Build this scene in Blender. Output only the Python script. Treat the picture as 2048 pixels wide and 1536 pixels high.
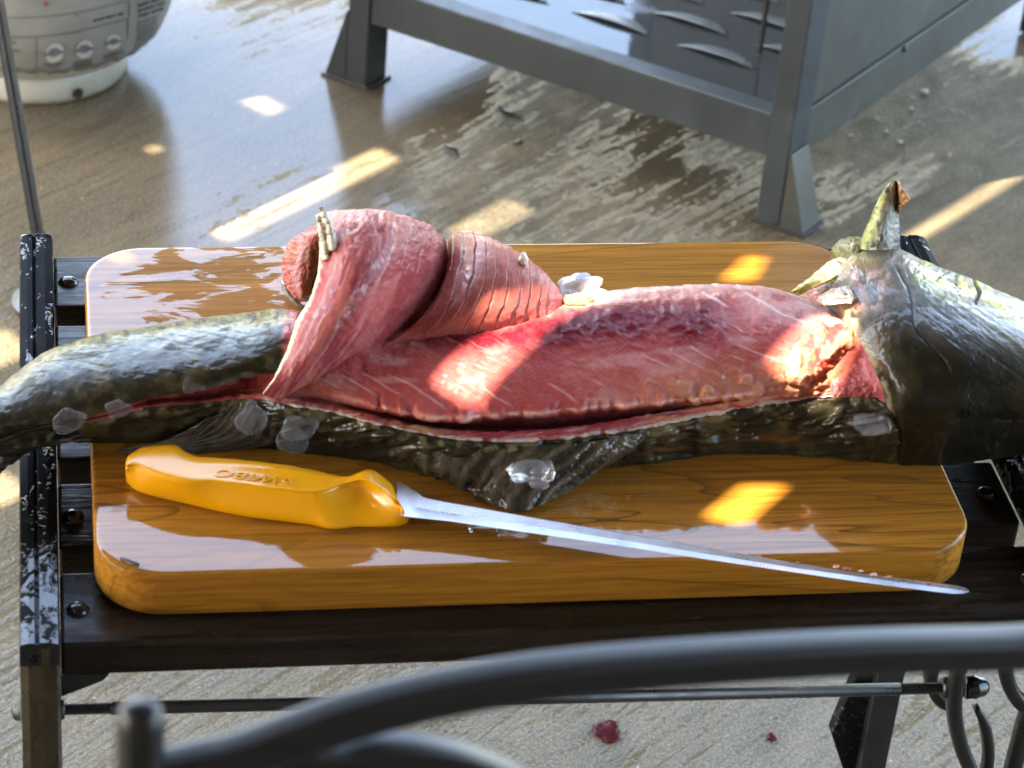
import bpy, bmesh, math, random
import numpy as np
from mathutils import Vector, Matrix
random.seed(7)
for _o in list(bpy.data.objects): bpy.data.objects.remove(_o)
SC = bpy.context.scene
COL = SC.collection

# ------------------------------------------------------------------ camera, sky, sun, exposure
ZB = 0.52                      # top of the cutting board; the ground is z = 0
TB = 0.028                     # board thickness
W_B, D_B = 0.48, 0.326         # board size
F_PX, PITCH, ROLL, YAW = 5526.4, 0.59450, 0.093452, 0.197850
CAM = np.array([-0.0184, -1.1378, ZB + 0.9013])
cp, sp, cy_, sy_ = math.cos(PITCH), math.sin(PITCH), math.cos(YAW), math.sin(YAW)
FWD = np.array([sy_*cp, cy_*cp, -sp]); _x = np.array([cy_, -sy_, 0.0]); _u = np.cross(_x, FWD)
CX = math.cos(ROLL)*_x + math.sin(ROLL)*_u
CU = -math.sin(ROLL)*_x + math.cos(ROLL)*_u
cam_d = bpy.data.cameras.new('camera'); cam = bpy.data.objects.new('camera', cam_d); COL.objects.link(cam)
m = Matrix.Identity(4)
for i in range(3):
    m[i][0], m[i][1], m[i][2], m[i][3] = CX[i], CU[i], -FWD[i], CAM[i]
cam.matrix_world = m
cam_d.sensor_width = 36.0; cam_d.lens = F_PX/2048*36.0
cam_d.clip_start = 0.05; cam_d.clip_end = 2000
cam_d.dof.use_dof = True; cam_d.dof.focus_distance = 1.72; cam_d.dof.aperture_fstop = 16.0
SC.camera = cam

SUN_TO = np.array([0.67, 0.24, -1.0]); SUN_TO = SUN_TO/np.linalg.norm(SUN_TO)   # direction the sunlight travels
sun_d = bpy.data.lights.new('sun', 'SUN'); sun_d.energy = 2.5; sun_d.angle = math.radians(0.30); sun_d.color = (1.0, 0.93, 0.80)
sun = bpy.data.objects.new('sun', sun_d); COL.objects.link(sun)
sun.rotation_euler = Vector(SUN_TO).to_track_quat('-Z', 'Y').to_euler()
sun.location = (-3, 1, 6)
SUN_EL = math.asin(-SUN_TO[2]); SUN_AZ = math.atan2(-SUN_TO[0], -SUN_TO[1])
world = bpy.data.worlds.new('World'); SC.world = world; world.use_nodes = True
wn = world.node_tree; bg = wn.nodes['Background']
sky = wn.nodes.new('ShaderNodeTexSky'); sky.sky_type = 'NISHITA'; sky.sun_disc = False
sky.sun_elevation = SUN_EL; sky.sun_rotation = SUN_AZ
sky.air_density = 1.0; sky.dust_density = 3.2; sky.ozone_density = 1.0
wn.links.new(sky.outputs[0], bg.inputs[0]); bg.inputs[1].default_value = 0.15
SC.view_settings.view_transform = 'Standard'; SC.view_settings.look = 'None'
SC.view_settings.gamma = 1.0; SC.view_settings.use_curve_mapping = False
SC.view_settings.exposure = 4.2
SC.view_settings.use_white_balance = True; SC.view_settings.white_balance_temperature = 7300; SC.view_settings.white_balance_tint = 10   # the camera was set for open shade
SC.cycles.max_bounces = 8; SC.cycles.sample_clamp_indirect = 8.0; SC.cycles.use_denoising = True

# ------------------------------------------------------------------ measuring helpers
def ray(px, py):
    return FWD + (px-1024)/F_PX*CX - (py-768)/F_PX*CU
def P(px, py, z):
    d = ray(px, py); return CAM + (z-CAM[2])/d[2]*d
def B(px, py, h):                      # height above the board top
    return P(px, py, ZB+h)
def PL(px, py, pt, nrm):               # on a plane through pt
    d = ray(px, py); nrm = np.asarray(nrm, float)
    return CAM + np.dot(np.asarray(pt)-CAM, nrm)/np.dot(d, nrm)*d

# ------------------------------------------------------------------ numpy noise
def _hash(ix, iy, iz, seed):
    n = (ix*374761393 + iy*668265263 + iz*2147483647 + seed*1274126177).astype(np.int64)
    n = (n ^ (n >> 13))*1274126177 & 0xffffffff
    n = (n ^ (n >> 16))
    return (n & 0xffff)/32767.5-1.0
def vn(x, y, z=0.0, seed=0):
    x, y, z = np.broadcast_arrays(np.asarray(x, float), np.asarray(y, float), np.asarray(z, float))
    ix, iy, iz = np.floor(x).astype(np.int64), np.floor(y).astype(np.int64), np.floor(z).astype(np.int64)
    fx, fy, fz = x-ix, y-iy, z-iz
    fx, fy, fz = [f*f*f*(f*(f*6-15)+10) for f in (fx, fy, fz)]
    r = 0
    for a in (0, 1):
        for b in (0, 1):
            for c in (0, 1):
                w = (fx if a else 1-fx)*(fy if b else 1-fy)*(fz if c else 1-fz)
                r = r + w*_hash(ix+a, iy+b, iz+c, seed)
    return r
def fbm(x, y, z=0.0, seed=0, oct=4, gain=.5):
    r = 0; a = 1.0; s = 0
    for o in range(oct):
        r = r + a*vn(np.asarray(x)*2**o, np.asarray(y)*2**o, np.asarray(z)*2**o, seed+o*17); s += a; a *= gain
    return r/s
def sm(a, b, x):
    t = np.clip((x-a)/(b-a), 0, 1); return t*t*(3-2*t)
def mixc(c, col, w):
    return c*(1-w[..., None])+np.asarray(col)*w[..., None]

# ------------------------------------------------------------------ mesh helpers
def empty(name, loc, label, cat, group=None):
    o = bpy.data.objects.new(name, None); COL.objects.link(o); o.location = loc
    o.empty_display_size = .05
    o['label'] = label; o['category'] = cat
    if group: o['group'] = group
    bpy.context.view_layer.update()
    return o
def tag(o, label=None, cat=None, group=None, kind=None):
    if label: o['label'] = label
    if cat: o['category'] = cat
    if group: o['group'] = group
    if kind: o['kind'] = kind
    return o
def finish(o, mat, parent=None, smooth=True):
    if mat is not None: o.data.materials.append(mat)
    COL.objects.link(o)
    if parent is not None:
        o.parent = parent; o.matrix_parent_inverse = Matrix.Translation(-world_loc(parent))
    if smooth:
        o.data.polygons.foreach_set('use_smooth', [True]*len(o.data.polygons))
    return o
def world_loc(o):
    v = Vector(o.location)
    return v
def mk(name, verts, faces, mat, parent=None, smooth=True):
    me = bpy.data.meshes.new(name); me.from_pydata([tuple(map(float, v)) for v in verts], [], faces); me.update()
    return finish(bpy.data.objects.new(name, me), mat, parent, smooth)
def from_bm(name, bm, mat, parent=None, smooth=False, bevel=0, seg=2):
    if bevel:
        bmesh.ops.bevel(bm, geom=bm.edges[:], offset=bevel, segments=seg, affect='EDGES', profile=.5, clamp_overlap=True)
    bmesh.ops.recalc_face_normals(bm, faces=bm.faces[:])
    me = bpy.data.meshes.new(name); bm.to_mesh(me); bm.free()
    return finish(bpy.data.objects.new(name, me), mat, parent, smooth)
def bm_prism(bm, base, top):
    """closed prism between two point loops of equal length"""
    a = [bm.verts.new(tuple(p)) for p in base]; b = [bm.verts.new(tuple(p)) for p in top]
    n = len(a); bm.faces.new(a[::-1]); bm.faces.new(b)
    for i in range(n): bm.faces.new([a[i], a[(i+1) % n], b[(i+1) % n], b[i]])
def bm_box(bm, o, ax, ay, az):
    o, ax, ay, az = map(np.asarray, (o, ax, ay, az))
    base = [o, o+ax, o+ax+ay, o+ay]; bm_prism(bm, base, [p+az for p in base])
def box(name, o, ax, ay, az, mat, parent=None, bevel=.001, seg=2):
    bm = bmesh.new(); bm_box(bm, o, ax, ay, az); return from_bm(name, bm, mat, parent, False, bevel, seg)
def grid_faces(nu, nv, closed_v=False, off=0):
    f = []
    for i in range(nu-1):
        for j in range(nv if closed_v else nv-1):
            k = (j+1) % nv
            f.append((off+i*nv+j, off+(i+1)*nv+j, off+(i+1)*nv+k, off+i*nv+k))
    return f
def crm(C, n, axis, closed=False):
    """Catmull-Rom resample along an axis"""
    C = np.moveaxis(np.asarray(C, float), axis, 0); k = C.shape[0]
    t = np.linspace(0, k if closed else k-1, n, endpoint=not closed)
    i = np.minimum(np.floor(t).astype(int), k-1 if closed else k-2); f = t-i
    if closed: g = lambda q: C[q % k]
    else:
        Cx = np.concatenate([[2*C[0]-C[1]], C, [2*C[-1]-C[-2]]]); g = lambda q: Cx[q+1]
    f = f.reshape((-1,)+(1,)*(C.ndim-1))
    p0, p1, p2, p3 = g(i-1), g(i), g(i+1), g(i+2)
    r = .5*(2*p1+(p2-p0)*f+(2*p0-5*p1+4*p2-p3)*f*f+(3*p1-p0-3*p2+p3)*f**3)
    return np.moveaxis(r, 0, axis)
def gnormal(X):
    du = np.gradient(X, axis=0); dv = np.gradient(X, axis=1)
    n = np.cross(du, dv); l = np.linalg.norm(n, axis=-1, keepdims=True); return n/np.maximum(l, 1e-12)
def cmesh(name, X, colr, mat, parent=None, closed_v=False, caps=False, extra=None):
    """grid surface with an albedo attribute"""
    nu, nv = X.shape[:2]
    V = X.reshape(-1, 3); faces = grid_faces(nu, nv, closed_v)
    if caps:
        faces.append(tuple(range(nv))); faces.append(tuple(reversed(range((nu-1)*nv, nu*nv))))
    me = bpy.data.meshes.new(name); me.from_pydata(V.tolist(), [], faces); me.update()
    if colr is not None:
        at = me.color_attributes.new('albedo', 'FLOAT_COLOR', 'POINT')
        c4 = np.ones((V.shape[0], 4), np.float32); c4[:, :3] = np.clip(colr.reshape(-1, 3), 0, 1)
        at.data.foreach_set('color', c4.ravel())
    for k, a in (extra or {}).items():
        t = me.attributes.new(k, 'FLOAT', 'POINT'); t.data.foreach_set('value', a.astype(np.float32).ravel())
    return finish(bpy.data.objects.new(name, me), mat, parent, True)
def sweep(name, pts, prof, mat, parent=None, up=(0, 0, 1), closed=True, smooth=True, scale=None, caps=True):
    pts = np.asarray(pts, float); n = len(pts); T = np.gradient(pts, axis=0); T /= np.linalg.norm(T, axis=1, keepdims=True)
    up = np.asarray(up, float); V = []
    for i in range(n):
        s = np.cross(T[i], up); s /= np.linalg.norm(s); w = np.cross(s, T[i]); k = 1 if scale is None else scale[i]
        V += [pts[i]+k*(a*s+b*w) for a, b in prof]
    f = grid_faces(n, len(prof), True)
    if caps: f += [tuple(range(len(prof))), tuple(reversed(range((n-1)*len(prof), n*len(prof))))]
    o = mk(name, V, f, mat, parent, smooth)
    return o
def circ(r, n=16, ry=None):
    ry = ry or r
    return [(r*math.cos(2*math.pi*k/n), ry*math.sin(2*math.pi*k/n)) for k in range(n)]
def lathe(name, prof, org, axis, mat, parent=None, n=48, smooth=True):
    """prof = [(radius, height)], axis a unit vector"""
    a = np.asarray(axis, float); a /= np.linalg.norm(a)
    e = np.array([1.0, 0, 0]) if abs(a[0]) < .8 else np.array([0, 1.0, 0]); s = np.cross(a, e); s /= np.linalg.norm(s); w = np.cross(a, s)
    V = [np.asarray(org)+a*h+r*(math.cos(t)*s+math.sin(t)*w) for r, h in prof for t in np.linspace(0, 2*math.pi, n, endpoint=False)]
    f = grid_faces(len(prof), n, True)+[tuple(range(n)), tuple(reversed(range((len(prof)-1)*n, len(prof)*n)))]
    o = mk(name, V, f, mat, parent, smooth)
    return o
def autosmooth(o, deg=35):
    me = o.data; me.set_sharp_from_angle(angle=math.radians(deg)); return o

# ------------------------------------------------------------------ node helper
class NT:
    def __init__(s, name):
        s.m = bpy.data.materials.new(name); s.m.use_nodes = True; s.t = s.m.node_tree
        s.p = s.t.nodes['Principled BSDF']; s.out = s.t.nodes['Material Output']
    def n(s, ty, **kw):
        nd = s.t.nodes.new('ShaderNode'+ty)
        for k, v in kw.items():
            if k.startswith('i_'): s.set(nd.inputs[k[2:].replace('_', ' ')], v)
            else: setattr(nd, k, v)
        return nd
    def set(s, sock, v):
        if hasattr(v, 'is_linked') or isinstance(v, bpy.types.NodeSocket): s.t.links.new(v, sock)
        else: sock.default_value = v
    def co(s, scale=(1, 1, 1), rot=(0, 0, 0), src='Object'):
        tc = s.n('TexCoord'); mp = s.n('Mapping'); s.t.links.new(tc.outputs[src], mp.inputs[0])
        mp.inputs['Scale'].default_value = scale; mp.inputs['Rotation'].default_value = rot
        return mp.outputs[0]
    def pos(s, scale=(1, 1, 1), rot=(0, 0, 0)):
        g = s.n('NewGeometry'); mp = s.n('Mapping'); s.t.links.new(g.outputs['Position'], mp.inputs[0])
        mp.inputs['Scale'].default_value = scale; mp.inputs['Rotation'].default_value = rot
        return mp.outputs[0]
    def noise(s, vec, scale=5, detail=4, rough=.5, dist=0):
        nd = s.n('TexNoise'); s.t.links.new(vec, nd.inputs['Vector'])
        nd.inputs['Scale'].default_value = scale; nd.inputs['Detail'].default_value = detail
        nd.inputs['Roughness'].default_value = rough; nd.inputs['Distortion'].default_value = dist
        return nd.outputs[0]
    def vor(s, vec, scale=5, feature='F1', out=0, rnd=1):
        nd = s.n('TexVoronoi', feature=feature); s.t.links.new(vec, nd.inputs['Vector']); nd.inputs['Scale'].default_value = scale
        nd.inputs['Randomness'].default_value = rnd
        return nd.outputs[out]
    def ramp(s, fac, stops, interp='LINEAR'):
        nd = s.n('ValToRGB'); s.t.links.new(fac, nd.inputs[0]); cr = nd.color_ramp; cr.interpolation = interp
        while len(cr.elements) < len(stops): cr.elements.new(.5)
        for e, (p, c) in zip(cr.elements, stops):
            e.position = p; e.color = (c, c, c, 1) if not hasattr(c, '__len__') else (*c, 1)
        return nd.outputs[0]
    def mix(s, fac, a, b, blend='MIX'):
        nd = s.n('Mix', data_type='RGBA', blend_type=blend)
        s.set(nd.inputs[0], fac)
        for k, v in ((6, a), (7, b)): s.set(nd.inputs[k], (*v, 1) if isinstance(v, tuple) and len(v) == 3 else v)
        return nd.outputs[2]
    def math(s, op, a, b=0.0, c=0.0):
        nd = s.n('Math', operation=op)
        for k, v in enumerate((a, b, c)): s.set(nd.inputs[k], v)
        return nd.outputs[0]
    def rng(s, v, a, b, c=0.0, d=1.0):
        nd = s.n('MapRange'); s.set(nd.inputs[0], v)
        for k, q in enumerate((a, b, c, d)): nd.inputs[k+1].default_value = q
        return nd.outputs[0]
    def bump(s, h, strength=.3, dist=.001, normal=None):
        nd = s.n('Bump'); s.set(nd.inputs['Height'], h); nd.inputs['Strength'].default_value = strength; nd.inputs['Distance'].default_value = dist
        if normal is not None: s.t.links.new(normal, nd.inputs['Normal'])
        return nd.outputs[0]
    def put(s, **kw):
        for k, v in kw.items():
            nm = k.replace('_', ' ')
            s.set(s.p.inputs[nm], (*v, 1) if isinstance(v, tuple) and len(v) == 3 and nm in ('Base Color', 'Coat Tint', 'Emission Color') else v)
        return s.m
# ------------------------------------------------------------------ materials
GA = math.radians(40.5)                      # direction of the broom strokes and of the porch boards
def mat_concrete():
    s = NT('wet_broomed_concrete')
    v = s.pos(rot=(0, 0, -GA))
    def sc(vec, x, y, z=1):
        mp = s.n('Mapping'); s.t.links.new(vec, mp.inputs[0]); mp.inputs['Scale'].default_value = (x, y, z); return mp.outputs[0]
    strokes = s.noise(sc(v, 11.0, 135), 1, 5, .68, .5)
    coarse = s.noise(sc(v, 2.2, 13), 1, 4, .62, .6)
    grit = s.noise(v, 420, 3, .7)
    agg = s.vor(v, 230)
    blot = s.noise(sc(v, 1.0, 1.7), 4.2, 5, .6, .4)
    stain = s.noise(v, 9, 5, .65)
    col = s.mix(s.rng(blot, .3, .7), (.080, .061, .034), (.152, .117, .069))
    col = s.mix(s.math('MULTIPLY', s.rng(coarse, .45, .70), .7), col, (.062, .052, .034))
    col = s.mix(s.math('MULTIPLY', s.rng(strokes, .49, .64), .5), col, (.038, .032, .022))
    col = s.mix(s.math('MULTIPLY', s.rng(grit, .50, .70), .62), col, (.30, .265, .205))
    col = s.mix(s.math('MULTIPLY', s.rng(agg, .34, .05), .55), col, (.055, .045, .032))
    col = s.mix(s.math('MULTIPLY', s.rng(stain, .58, .8), .45), col, (.075, .068, .028))
    spk = s.vor(v, 62); spk2 = s.noise(v, 14, 2)
    col = s.mix(s.math('MULTIPLY', s.rng(spk, .10, .04), s.rng(spk2, .5, .62)), col, (.40, .37, .32))
    # standing water: a film that fills the low places between the strokes
    low = s.noise(sc(v, .8, 1.5), 2.1, 4, .55, .25)
    edge = s.noise(sc(v, 9, 85), 1, 6, .75, .5)
    fine = s.noise(v, 120, 3, .6)
    lvl = s.math('ADD', s.math('ADD', low, s.math('MULTIPLY', s.math('SUBTRACT', edge, .5), .46)), s.math('MULTIPLY', s.math('SUBTRACT', fine, .5), .16))
    # the slab falls away from the house: more water stands away from the bench
    sep = s.n('SeparateXYZ'); g = s.n('NewGeometry'); s.t.links.new(g.outputs['Position'], sep.inputs[0])
    fall = s.math('MULTIPLY', s.math('SUBTRACT', sep.outputs[1], 1.15), .34)
    fall = s.math('MINIMUM', s.math('MAXIMUM', fall, -.16), .16)
    side = s.math('MULTIPLY', s.math('ABSOLUTE', s.math('SUBTRACT', sep.outputs[0], .18)), -.06)
    side = s.math('SUBTRACT', side, s.math('MULTIPLY', s.math('MAXIMUM', s.math('SUBTRACT', sep.outputs[0], .30), 0.0), .34))
    side = s.math('ADD', side, s.math('MULTIPLY', s.math('MAXIMUM', s.math('SUBTRACT', sep.outputs[0], .85), 0.0), 1.0))
    pud = s.rng(s.math('ADD', s.math('ADD', lvl, fall), side), .445, .50)
    rip = s.noise(sc(v, 8, 22), 1, 2, .5)
    damp = s.rng(s.noise(v, 30, 4, .6), .35, .65, .14, .46)
    near = s.rng(sep.outputs[1], 1.0, .50, .0, .190)
    right = s.rng(s.math('ADD', sep.outputs[0], s.math('MULTIPLY', sep.outputs[1], .15)), .95, 1.3, -.06, -.01)
    zone = s.math('MULTIPLY', s.math('SUBTRACT', s.noise(sc(v, 1.0, 3.0), 2.2, 3, .6), .5), .20)
    gl = s.math('ADD', s.math('MULTIPLY', strokes, .58), s.math('ADD', s.math('MULTIPLY', s.noise(v, 210, 4, .7), .34), s.math('MULTIPLY', coarse, .08)))
    gl = s.math('ADD', s.math('ADD', gl, zone), s.math('ADD', near, right))
    glint = s.rng(gl, .578, .61)
    film = s.math('MAXIMUM', pud, s.math('MULTIPLY', glint, .85))
    rough = s.mix(pud, s.mix(glint, damp, (.16, .16, .16)), (.035, .035, .035))
    h = s.math('ADD', s.math('MULTIPLY', strokes, 1.0), s.math('ADD', s.math('MULTIPLY', grit, .42), s.math('MULTIPLY', agg, .22)))
    inv = s.math('SUBTRACT', 1.0, s.math('MULTIPLY', pud, .93))
    b = s.bump(s.math('ADD', s.math('MULTIPLY', h, inv), s.math('MULTIPLY', rip, .02)), 1.0, .0034)
    return s.put(Base_Color=col, Roughness=rough, IOR=1.40, Normal=b, Specular_IOR_Level=s.rng(film, 0, 1, .03, .55))

def mat_plain(name, col, rough=.5, metal=0.0, nscale=0, amp=.3, bump=0, bscale=60, coat=0, ior=1.5, bdist=.001):
    s = NT(name); v = s.pos()
    c = col
    if nscale:
        dark = tuple(x*(1-amp) for x in col); lite = tuple(min(1, x*(1+amp)) for x in col)
        c = s.mix(s.rng(s.noise(v, nscale, 5, .6), .3, .7), dark, lite)
    kw = dict(Base_Color=c, Roughness=rough, Metallic=metal, IOR=ior)
    if nscale: kw['Roughness'] = s.rng(s.noise(v, nscale*1.7, 4, .6), .3, .7, rough*.65, min(1, rough*1.4))
    if bump: kw['Normal'] = s.bump(s.noise(v, bscale, 4, .6), bump, bdist)
    if coat: kw['Coat_Weight'] = coat; kw['Coat_Roughness'] = .06
    return s.put(**kw)

def mat_board():
    s = NT('varnished_oak'); v = s.pos()
    def sc(x, y, z):
        mp = s.n('Mapping'); s.t.links.new(v, mp.inputs[0]); mp.inputs['Scale'].default_value = (x, y, z); return mp.outputs[0]
    warp = s.noise(sc(2.2, 7, 7), 1, 3, .5)
    wv = s.n('Mapping'); s.t.links.new(v, wv.inputs[0]); wv.inputs['Scale'].default_value = (1, 1, 1); wv.inputs['Rotation'].default_value = (0, 0, math.radians(-9))
    cath = s.noise(s.mix(.10, sc(1.3, 9, 9), s.noise(sc(3, 5, 5), 1, 2)), 1, 3, .5, 1.1)
    rings = s.math('FRACT', s.math('MULTIPLY', cath, 9.0))
    rings = s.rng(rings, 0.0, .16, 1, 0)
    grain = s.noise(sc(10, 330, 330), 1, 4, .65, .15)
    pores = s.noise(sc(26, 900, 900), 1, 2, .5)
    broad = s.noise(sc(1.5, 22, 22), 1, 3, .5, .4)
    col = s.mix(s.rng(broad, .3, .7), (.245, .094, .011), (.425, .182, .025))
    col = s.mix(s.math('MULTIPLY', s.rng(grain, .40, .66), .60), col, (.105, .040, .008))
    col = s.mix(s.math('MULTIPLY', rings, s.rng(broad, .40, .72, .10, .95)), col, (.050, .018, .005))
    col = s.mix(s.math('MULTIPLY', s.rng(pores, .60, .72), .55), col, (.07, .027, .008))
    # edges of the board run redder (end grain, less varnish)
    sep = s.n('SeparateXYZ'); s.t.links.new(v, sep.inputs[0]); X, Y, Z = sep.outputs
    g = s.n('NewGeometry'); sn = s.n('SeparateXYZ'); s.t.links.new(g.outputs['Normal'], sn.inputs[0])
    # water film: wet at the left end, a long tongue along the front edge
    tear = s.noise(sc(20, 150, 1), 1, 6, .7, .3); big = s.noise(v, 16, 4, .6, .5); fleck = s.noise(v, 240, 3, .6)
    def blob(cx, cy, rx, ry, k=1.0):
        dx = s.math('DIVIDE', s.math('SUBTRACT', X, cx), rx); dy = s.math('DIVIDE', s.math('SUBTRACT', Y, cy), ry)
        d = s.math('SQRT', s.math('ADD', s.math('MULTIPLY', dx, dx), s.math('MULTIPLY', dy, dy)))
        return s.math('SUBTRACT', 1.0, d)
    f1 = blob(.028, -.006, .128, .086)      # front left corner
    f2 = blob(.000, .270, .085, .125)      # back left end
    f3 = blob(.236, .012, .105, .026)      # tongue at the front edge, under the blade
    f = s.math('MAXIMUM', s.math('MAXIMUM', f1, f2), f3)
    f = s.math('ADD', f, s.math('ADD', s.math('MULTIPLY', s.math('SUBTRACT', tear, .5), .85), s.math('MULTIPLY', s.math('SUBTRACT', big, .5), .40)))
    f = s.math('ADD', f, s.math('MULTIPLY', s.math('SUBTRACT', fleck, .5), .16))
    f = s.math('ADD', f, s.math('MULTIPLY', s.math('SUBTRACT', s.noise(v, 75, 5, .7, .6), .5), .50))
    wet = s.math('MULTIPLY', s.rng(f, .015, .035), s.rng(sn.outputs[2], .6, .9))
    ends = s.math('ADD', blob(.085, .262, .085, .125), s.math('ADD', s.math('MULTIPLY', s.math('SUBTRACT', tear, .5), 1.0), s.math('MULTIPLY', s.math('SUBTRACT', s.noise(sc(24, 60, 1), 1, 4, .6, .8), .5), 2.6)))
    dry = s.math('MULTIPLY', s.rng(ends, .50, .56), .96)
    drops = s.math('MULTIPLY', s.rng(s.vor(v, 95), .2, .16), s.rng(s.noise(v, 22, 2), .56, .60))
    wet = s.math('MAXIMUM', wet, s.math('MULTIPLY', drops, s.rng(sn.outputs[2], .6, .9)))
    nb = s.bump(s.math('ADD', grain, s.math('MULTIPLY', pores, .6)), .25, .0006)
    wave = s.bump(s.math('ADD', s.noise(sc(16, 46, 1), 1, 2, .5), s.math('ADD', s.math('MULTIPLY', s.noise(sc(30, 420, 1), 1, 3, .6, .4), .16), s.math('MULTIPLY', s.noise(v, 130, 3, .6, .6), .18))), .22, .0006)
    s.put(Base_Color=col, Roughness=s.rng(grain, .3, .7, .30, .5), IOR=1.38, Normal=nb, Specular_IOR_Level=.03,
          Coat_Weight=s.math('MULTIPLY', s.rng(sn.outputs[2], .6, .9, .12, 1.0), s.math('SUBTRACT', 1.0, dry)), Coat_Roughness=s.rng(wet, 0, 1, .05, .02), Coat_IOR=1.55, Coat_Normal=wave)
    return s.m

def mat_slat():
    s = NT('wet_dark_timber'); v = s.pos()
    def sc(x, y, z):
        mp = s.n('Mapping'); s.t.links.new(v, mp.inputs[0]); mp.inputs['Scale'].default_value = (x, y, z); return mp.outputs[0]
    gr = s.noise(sc(7, 210, 210), 1, 5, .65, .2); br = s.noise(sc(3, 30, 30), 1, 4, .6)
    col = s.mix(s.rng(gr, .35, .7), (.006, .0042, .003), (.026, .017, .011))
    col = s.mix(s.math('MULTIPLY', s.rng(br, .5, .8), .5), col, (.04, .028, .02))
    rough = s.rng(s.noise(sc(14, 50, 50), 1, 4, .6, .3), .40, .62, .08, .5)
    return s.put(Base_Color=col, Roughness=rough, IOR=1.36, Specular_IOR_Level=.3, Normal=s.bump(s.math('ADD', gr, s.math('MULTIPLY', br, .5)), .55, .0012))

def mat_wet_paint(name, col, cover=.5):
    """black painted iron with beads and runs of water on it"""
    s = NT(name); v = s.pos(); vy = s.pos((1, .55, 1))
    big = s.noise(vy, 95, 4, .6, 1.0); fine = s.noise(v, 240, 3, .6, .4); zone = s.noise(v, 14, 3, .5)
    k = s.math('ADD', s.math('ADD', big, s.math('MULTIPLY', s.math('SUBTRACT', fine, .5), .45)), s.math('MULTIPLY', s.math('SUBTRACT', zone, .5), .5))
    # the front ends are flooded, the back ends only beaded
    sep = s.n('SeparateXYZ'); g = s.n('NewGeometry'); s.t.links.new(g.outputs['Position'], sep.inputs[0])
    k = s.math('ADD', k, s.rng(sep.outputs[1], .08, -.03, -.035, .16))
    wet = s.rng(k, .55, .575)
    dirt = s.noise(v, 30, 4, .6)
    c = s.mix(s.rng(dirt, .55, .75), col, tuple(min(1, x*2.0+.004) for x in col))
    nb = s.bump(s.math('ADD', s.rng(k, .52, .62), s.math('MULTIPLY', fine, .2)), .4, .0009)
    return s.put(Base_Color=c, Roughness=.30, IOR=1.4, Specular_IOR_Level=.02, Coat_Weight=wet, Coat_Roughness=.05, Coat_IOR=1.5, Coat_Normal=nb)

def mat_albedo(name, rough=.35, sss=.0, spec=.18, film=(55, .52, .56), coat=.8, fscale=(1, 1, 1), bscale=300, bstr=.3, bdist=.0003, wav=(45, .0008), sssr=.006, blot=.28):
    """albedo comes with the mesh; a broken film of water lies over it"""
    s = NT(name); v = s.pos()
    at = s.n('Attribute', attribute_name='albedo')
    n1 = s.noise(v, bscale, 4, .6)
    vf = s.pos(fscale, (0, 0, math.radians(12)))
    n2 = s.noise(vf, film[0], 5, .62, .8)
    wet = s.rng(n2, film[1], film[2])
    c = s.mix(s.math('MULTIPLY', s.rng(n1, .35, .7), blot), at.outputs[0], s.mix(1.0, at.outputs[0], (.5, .38, .36), 'MULTIPLY'))
    nb = s.bump(n1, bstr, bdist)
    nw = s.bump(s.math('ADD', s.noise(v, wav[0], 3, .55, .7), s.math('MULTIPLY', s.rng(n2, film[1]-.02, film[1]+.06), .35)), .5, wav[1])
    s.put(Base_Color=c, Roughness=s.rng(n1, .3, .7, rough*.75, rough*1.3), IOR=1.40, Normal=nb, Specular_IOR_Level=spec,
          Coat_Weight=s.math('MULTIPLY', wet, s.math('MULTIPLY', coat, s.math('SUBTRACT', 1.0, s.n('Attribute', attribute_name='dry').outputs[2]))), Coat_Roughness=.06, Coat_IOR=1.42, Coat_Normal=nw)
    if sss: s.put(Subsurface_Weight=sss, Subsurface_Radius=(1.0, .35, .22), Subsurface_Scale=sssr)
    return s.m

def mat_jelly(name, alpha_rough=.12, weight=.55, col=(.55, .57, .60)):
    s = NT(name); v = s.pos()
    n = s.noise(v, 130, 4, .6, .5)
    return s.put(Base_Color=s.mix(s.rng(n, .3, .7), tuple(c*.8 for c in col), col), Roughness=alpha_rough, IOR=1.36, Transmission_Weight=weight,
                 Normal=s.bump(s.noise(v, 170, 4, .6, .6), .6, .0012))
def mat_film(name, col=(.36, .37, .39), a=(.02, .11)):
    """thin see-through scale"""
    s = NT(name); v = s.pos(); n = s.noise(v, 150, 4, .6, .5)
    lw = s.n('LayerWeight'); lw.inputs[0].default_value = .35
    al = s.math('ADD', s.rng(n, .3, .7, a[0], a[1]), s.math('MULTIPLY', lw.outputs[1], .40))
    return s.put(Base_Color=col, Roughness=.10, IOR=1.45, Alpha=al, Normal=s.bump(n, .5, .0008))

def mat_galv(name, col, wet=.5):
    s = NT(name); v = s.pos()
    n = s.noise(v, 9, 5, .6, .4); fine = s.noise(v, 260, 3, .6); smear = s.noise(v, 26, 5, .7, 1.0)
    c = s.mix(s.rng(n, .3, .7), tuple(x*.72 for x in col), tuple(x*1.2 for x in col))
    c = s.mix(s.math('MULTIPLY', s.rng(smear, .55, .78), .35), c, (.095, .10, .105))
    c = s.mix(s.math('MULTIPLY', s.rng(s.noise(v, 14, 5, .65), .66, .82), .3), c, (.10, .055, .03))
    return s.put(Base_Color=c, Metallic=.1, Roughness=s.rng(smear, .35, .7, .34, .58), IOR=1.40, Normal=s.bump(fine, .10, .0006))

def mat_wetsheet():
    """shelf plate under a film of water"""
    s = NT('wet_grey_steel'); v = s.pos()
    n = s.noise(v, 17, 3, .5, .3)
    film = s.rng(s.noise(v, 10, 4, .55, .4), .36, .42)
    return s.put(Base_Color=(.034, .041, .043), Metallic=.15, Roughness=s.mix(film, (.30, .30, .30), (.05, .05, .05)), IOR=1.55,
                 Normal=s.bump(n, .12, .002))

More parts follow.
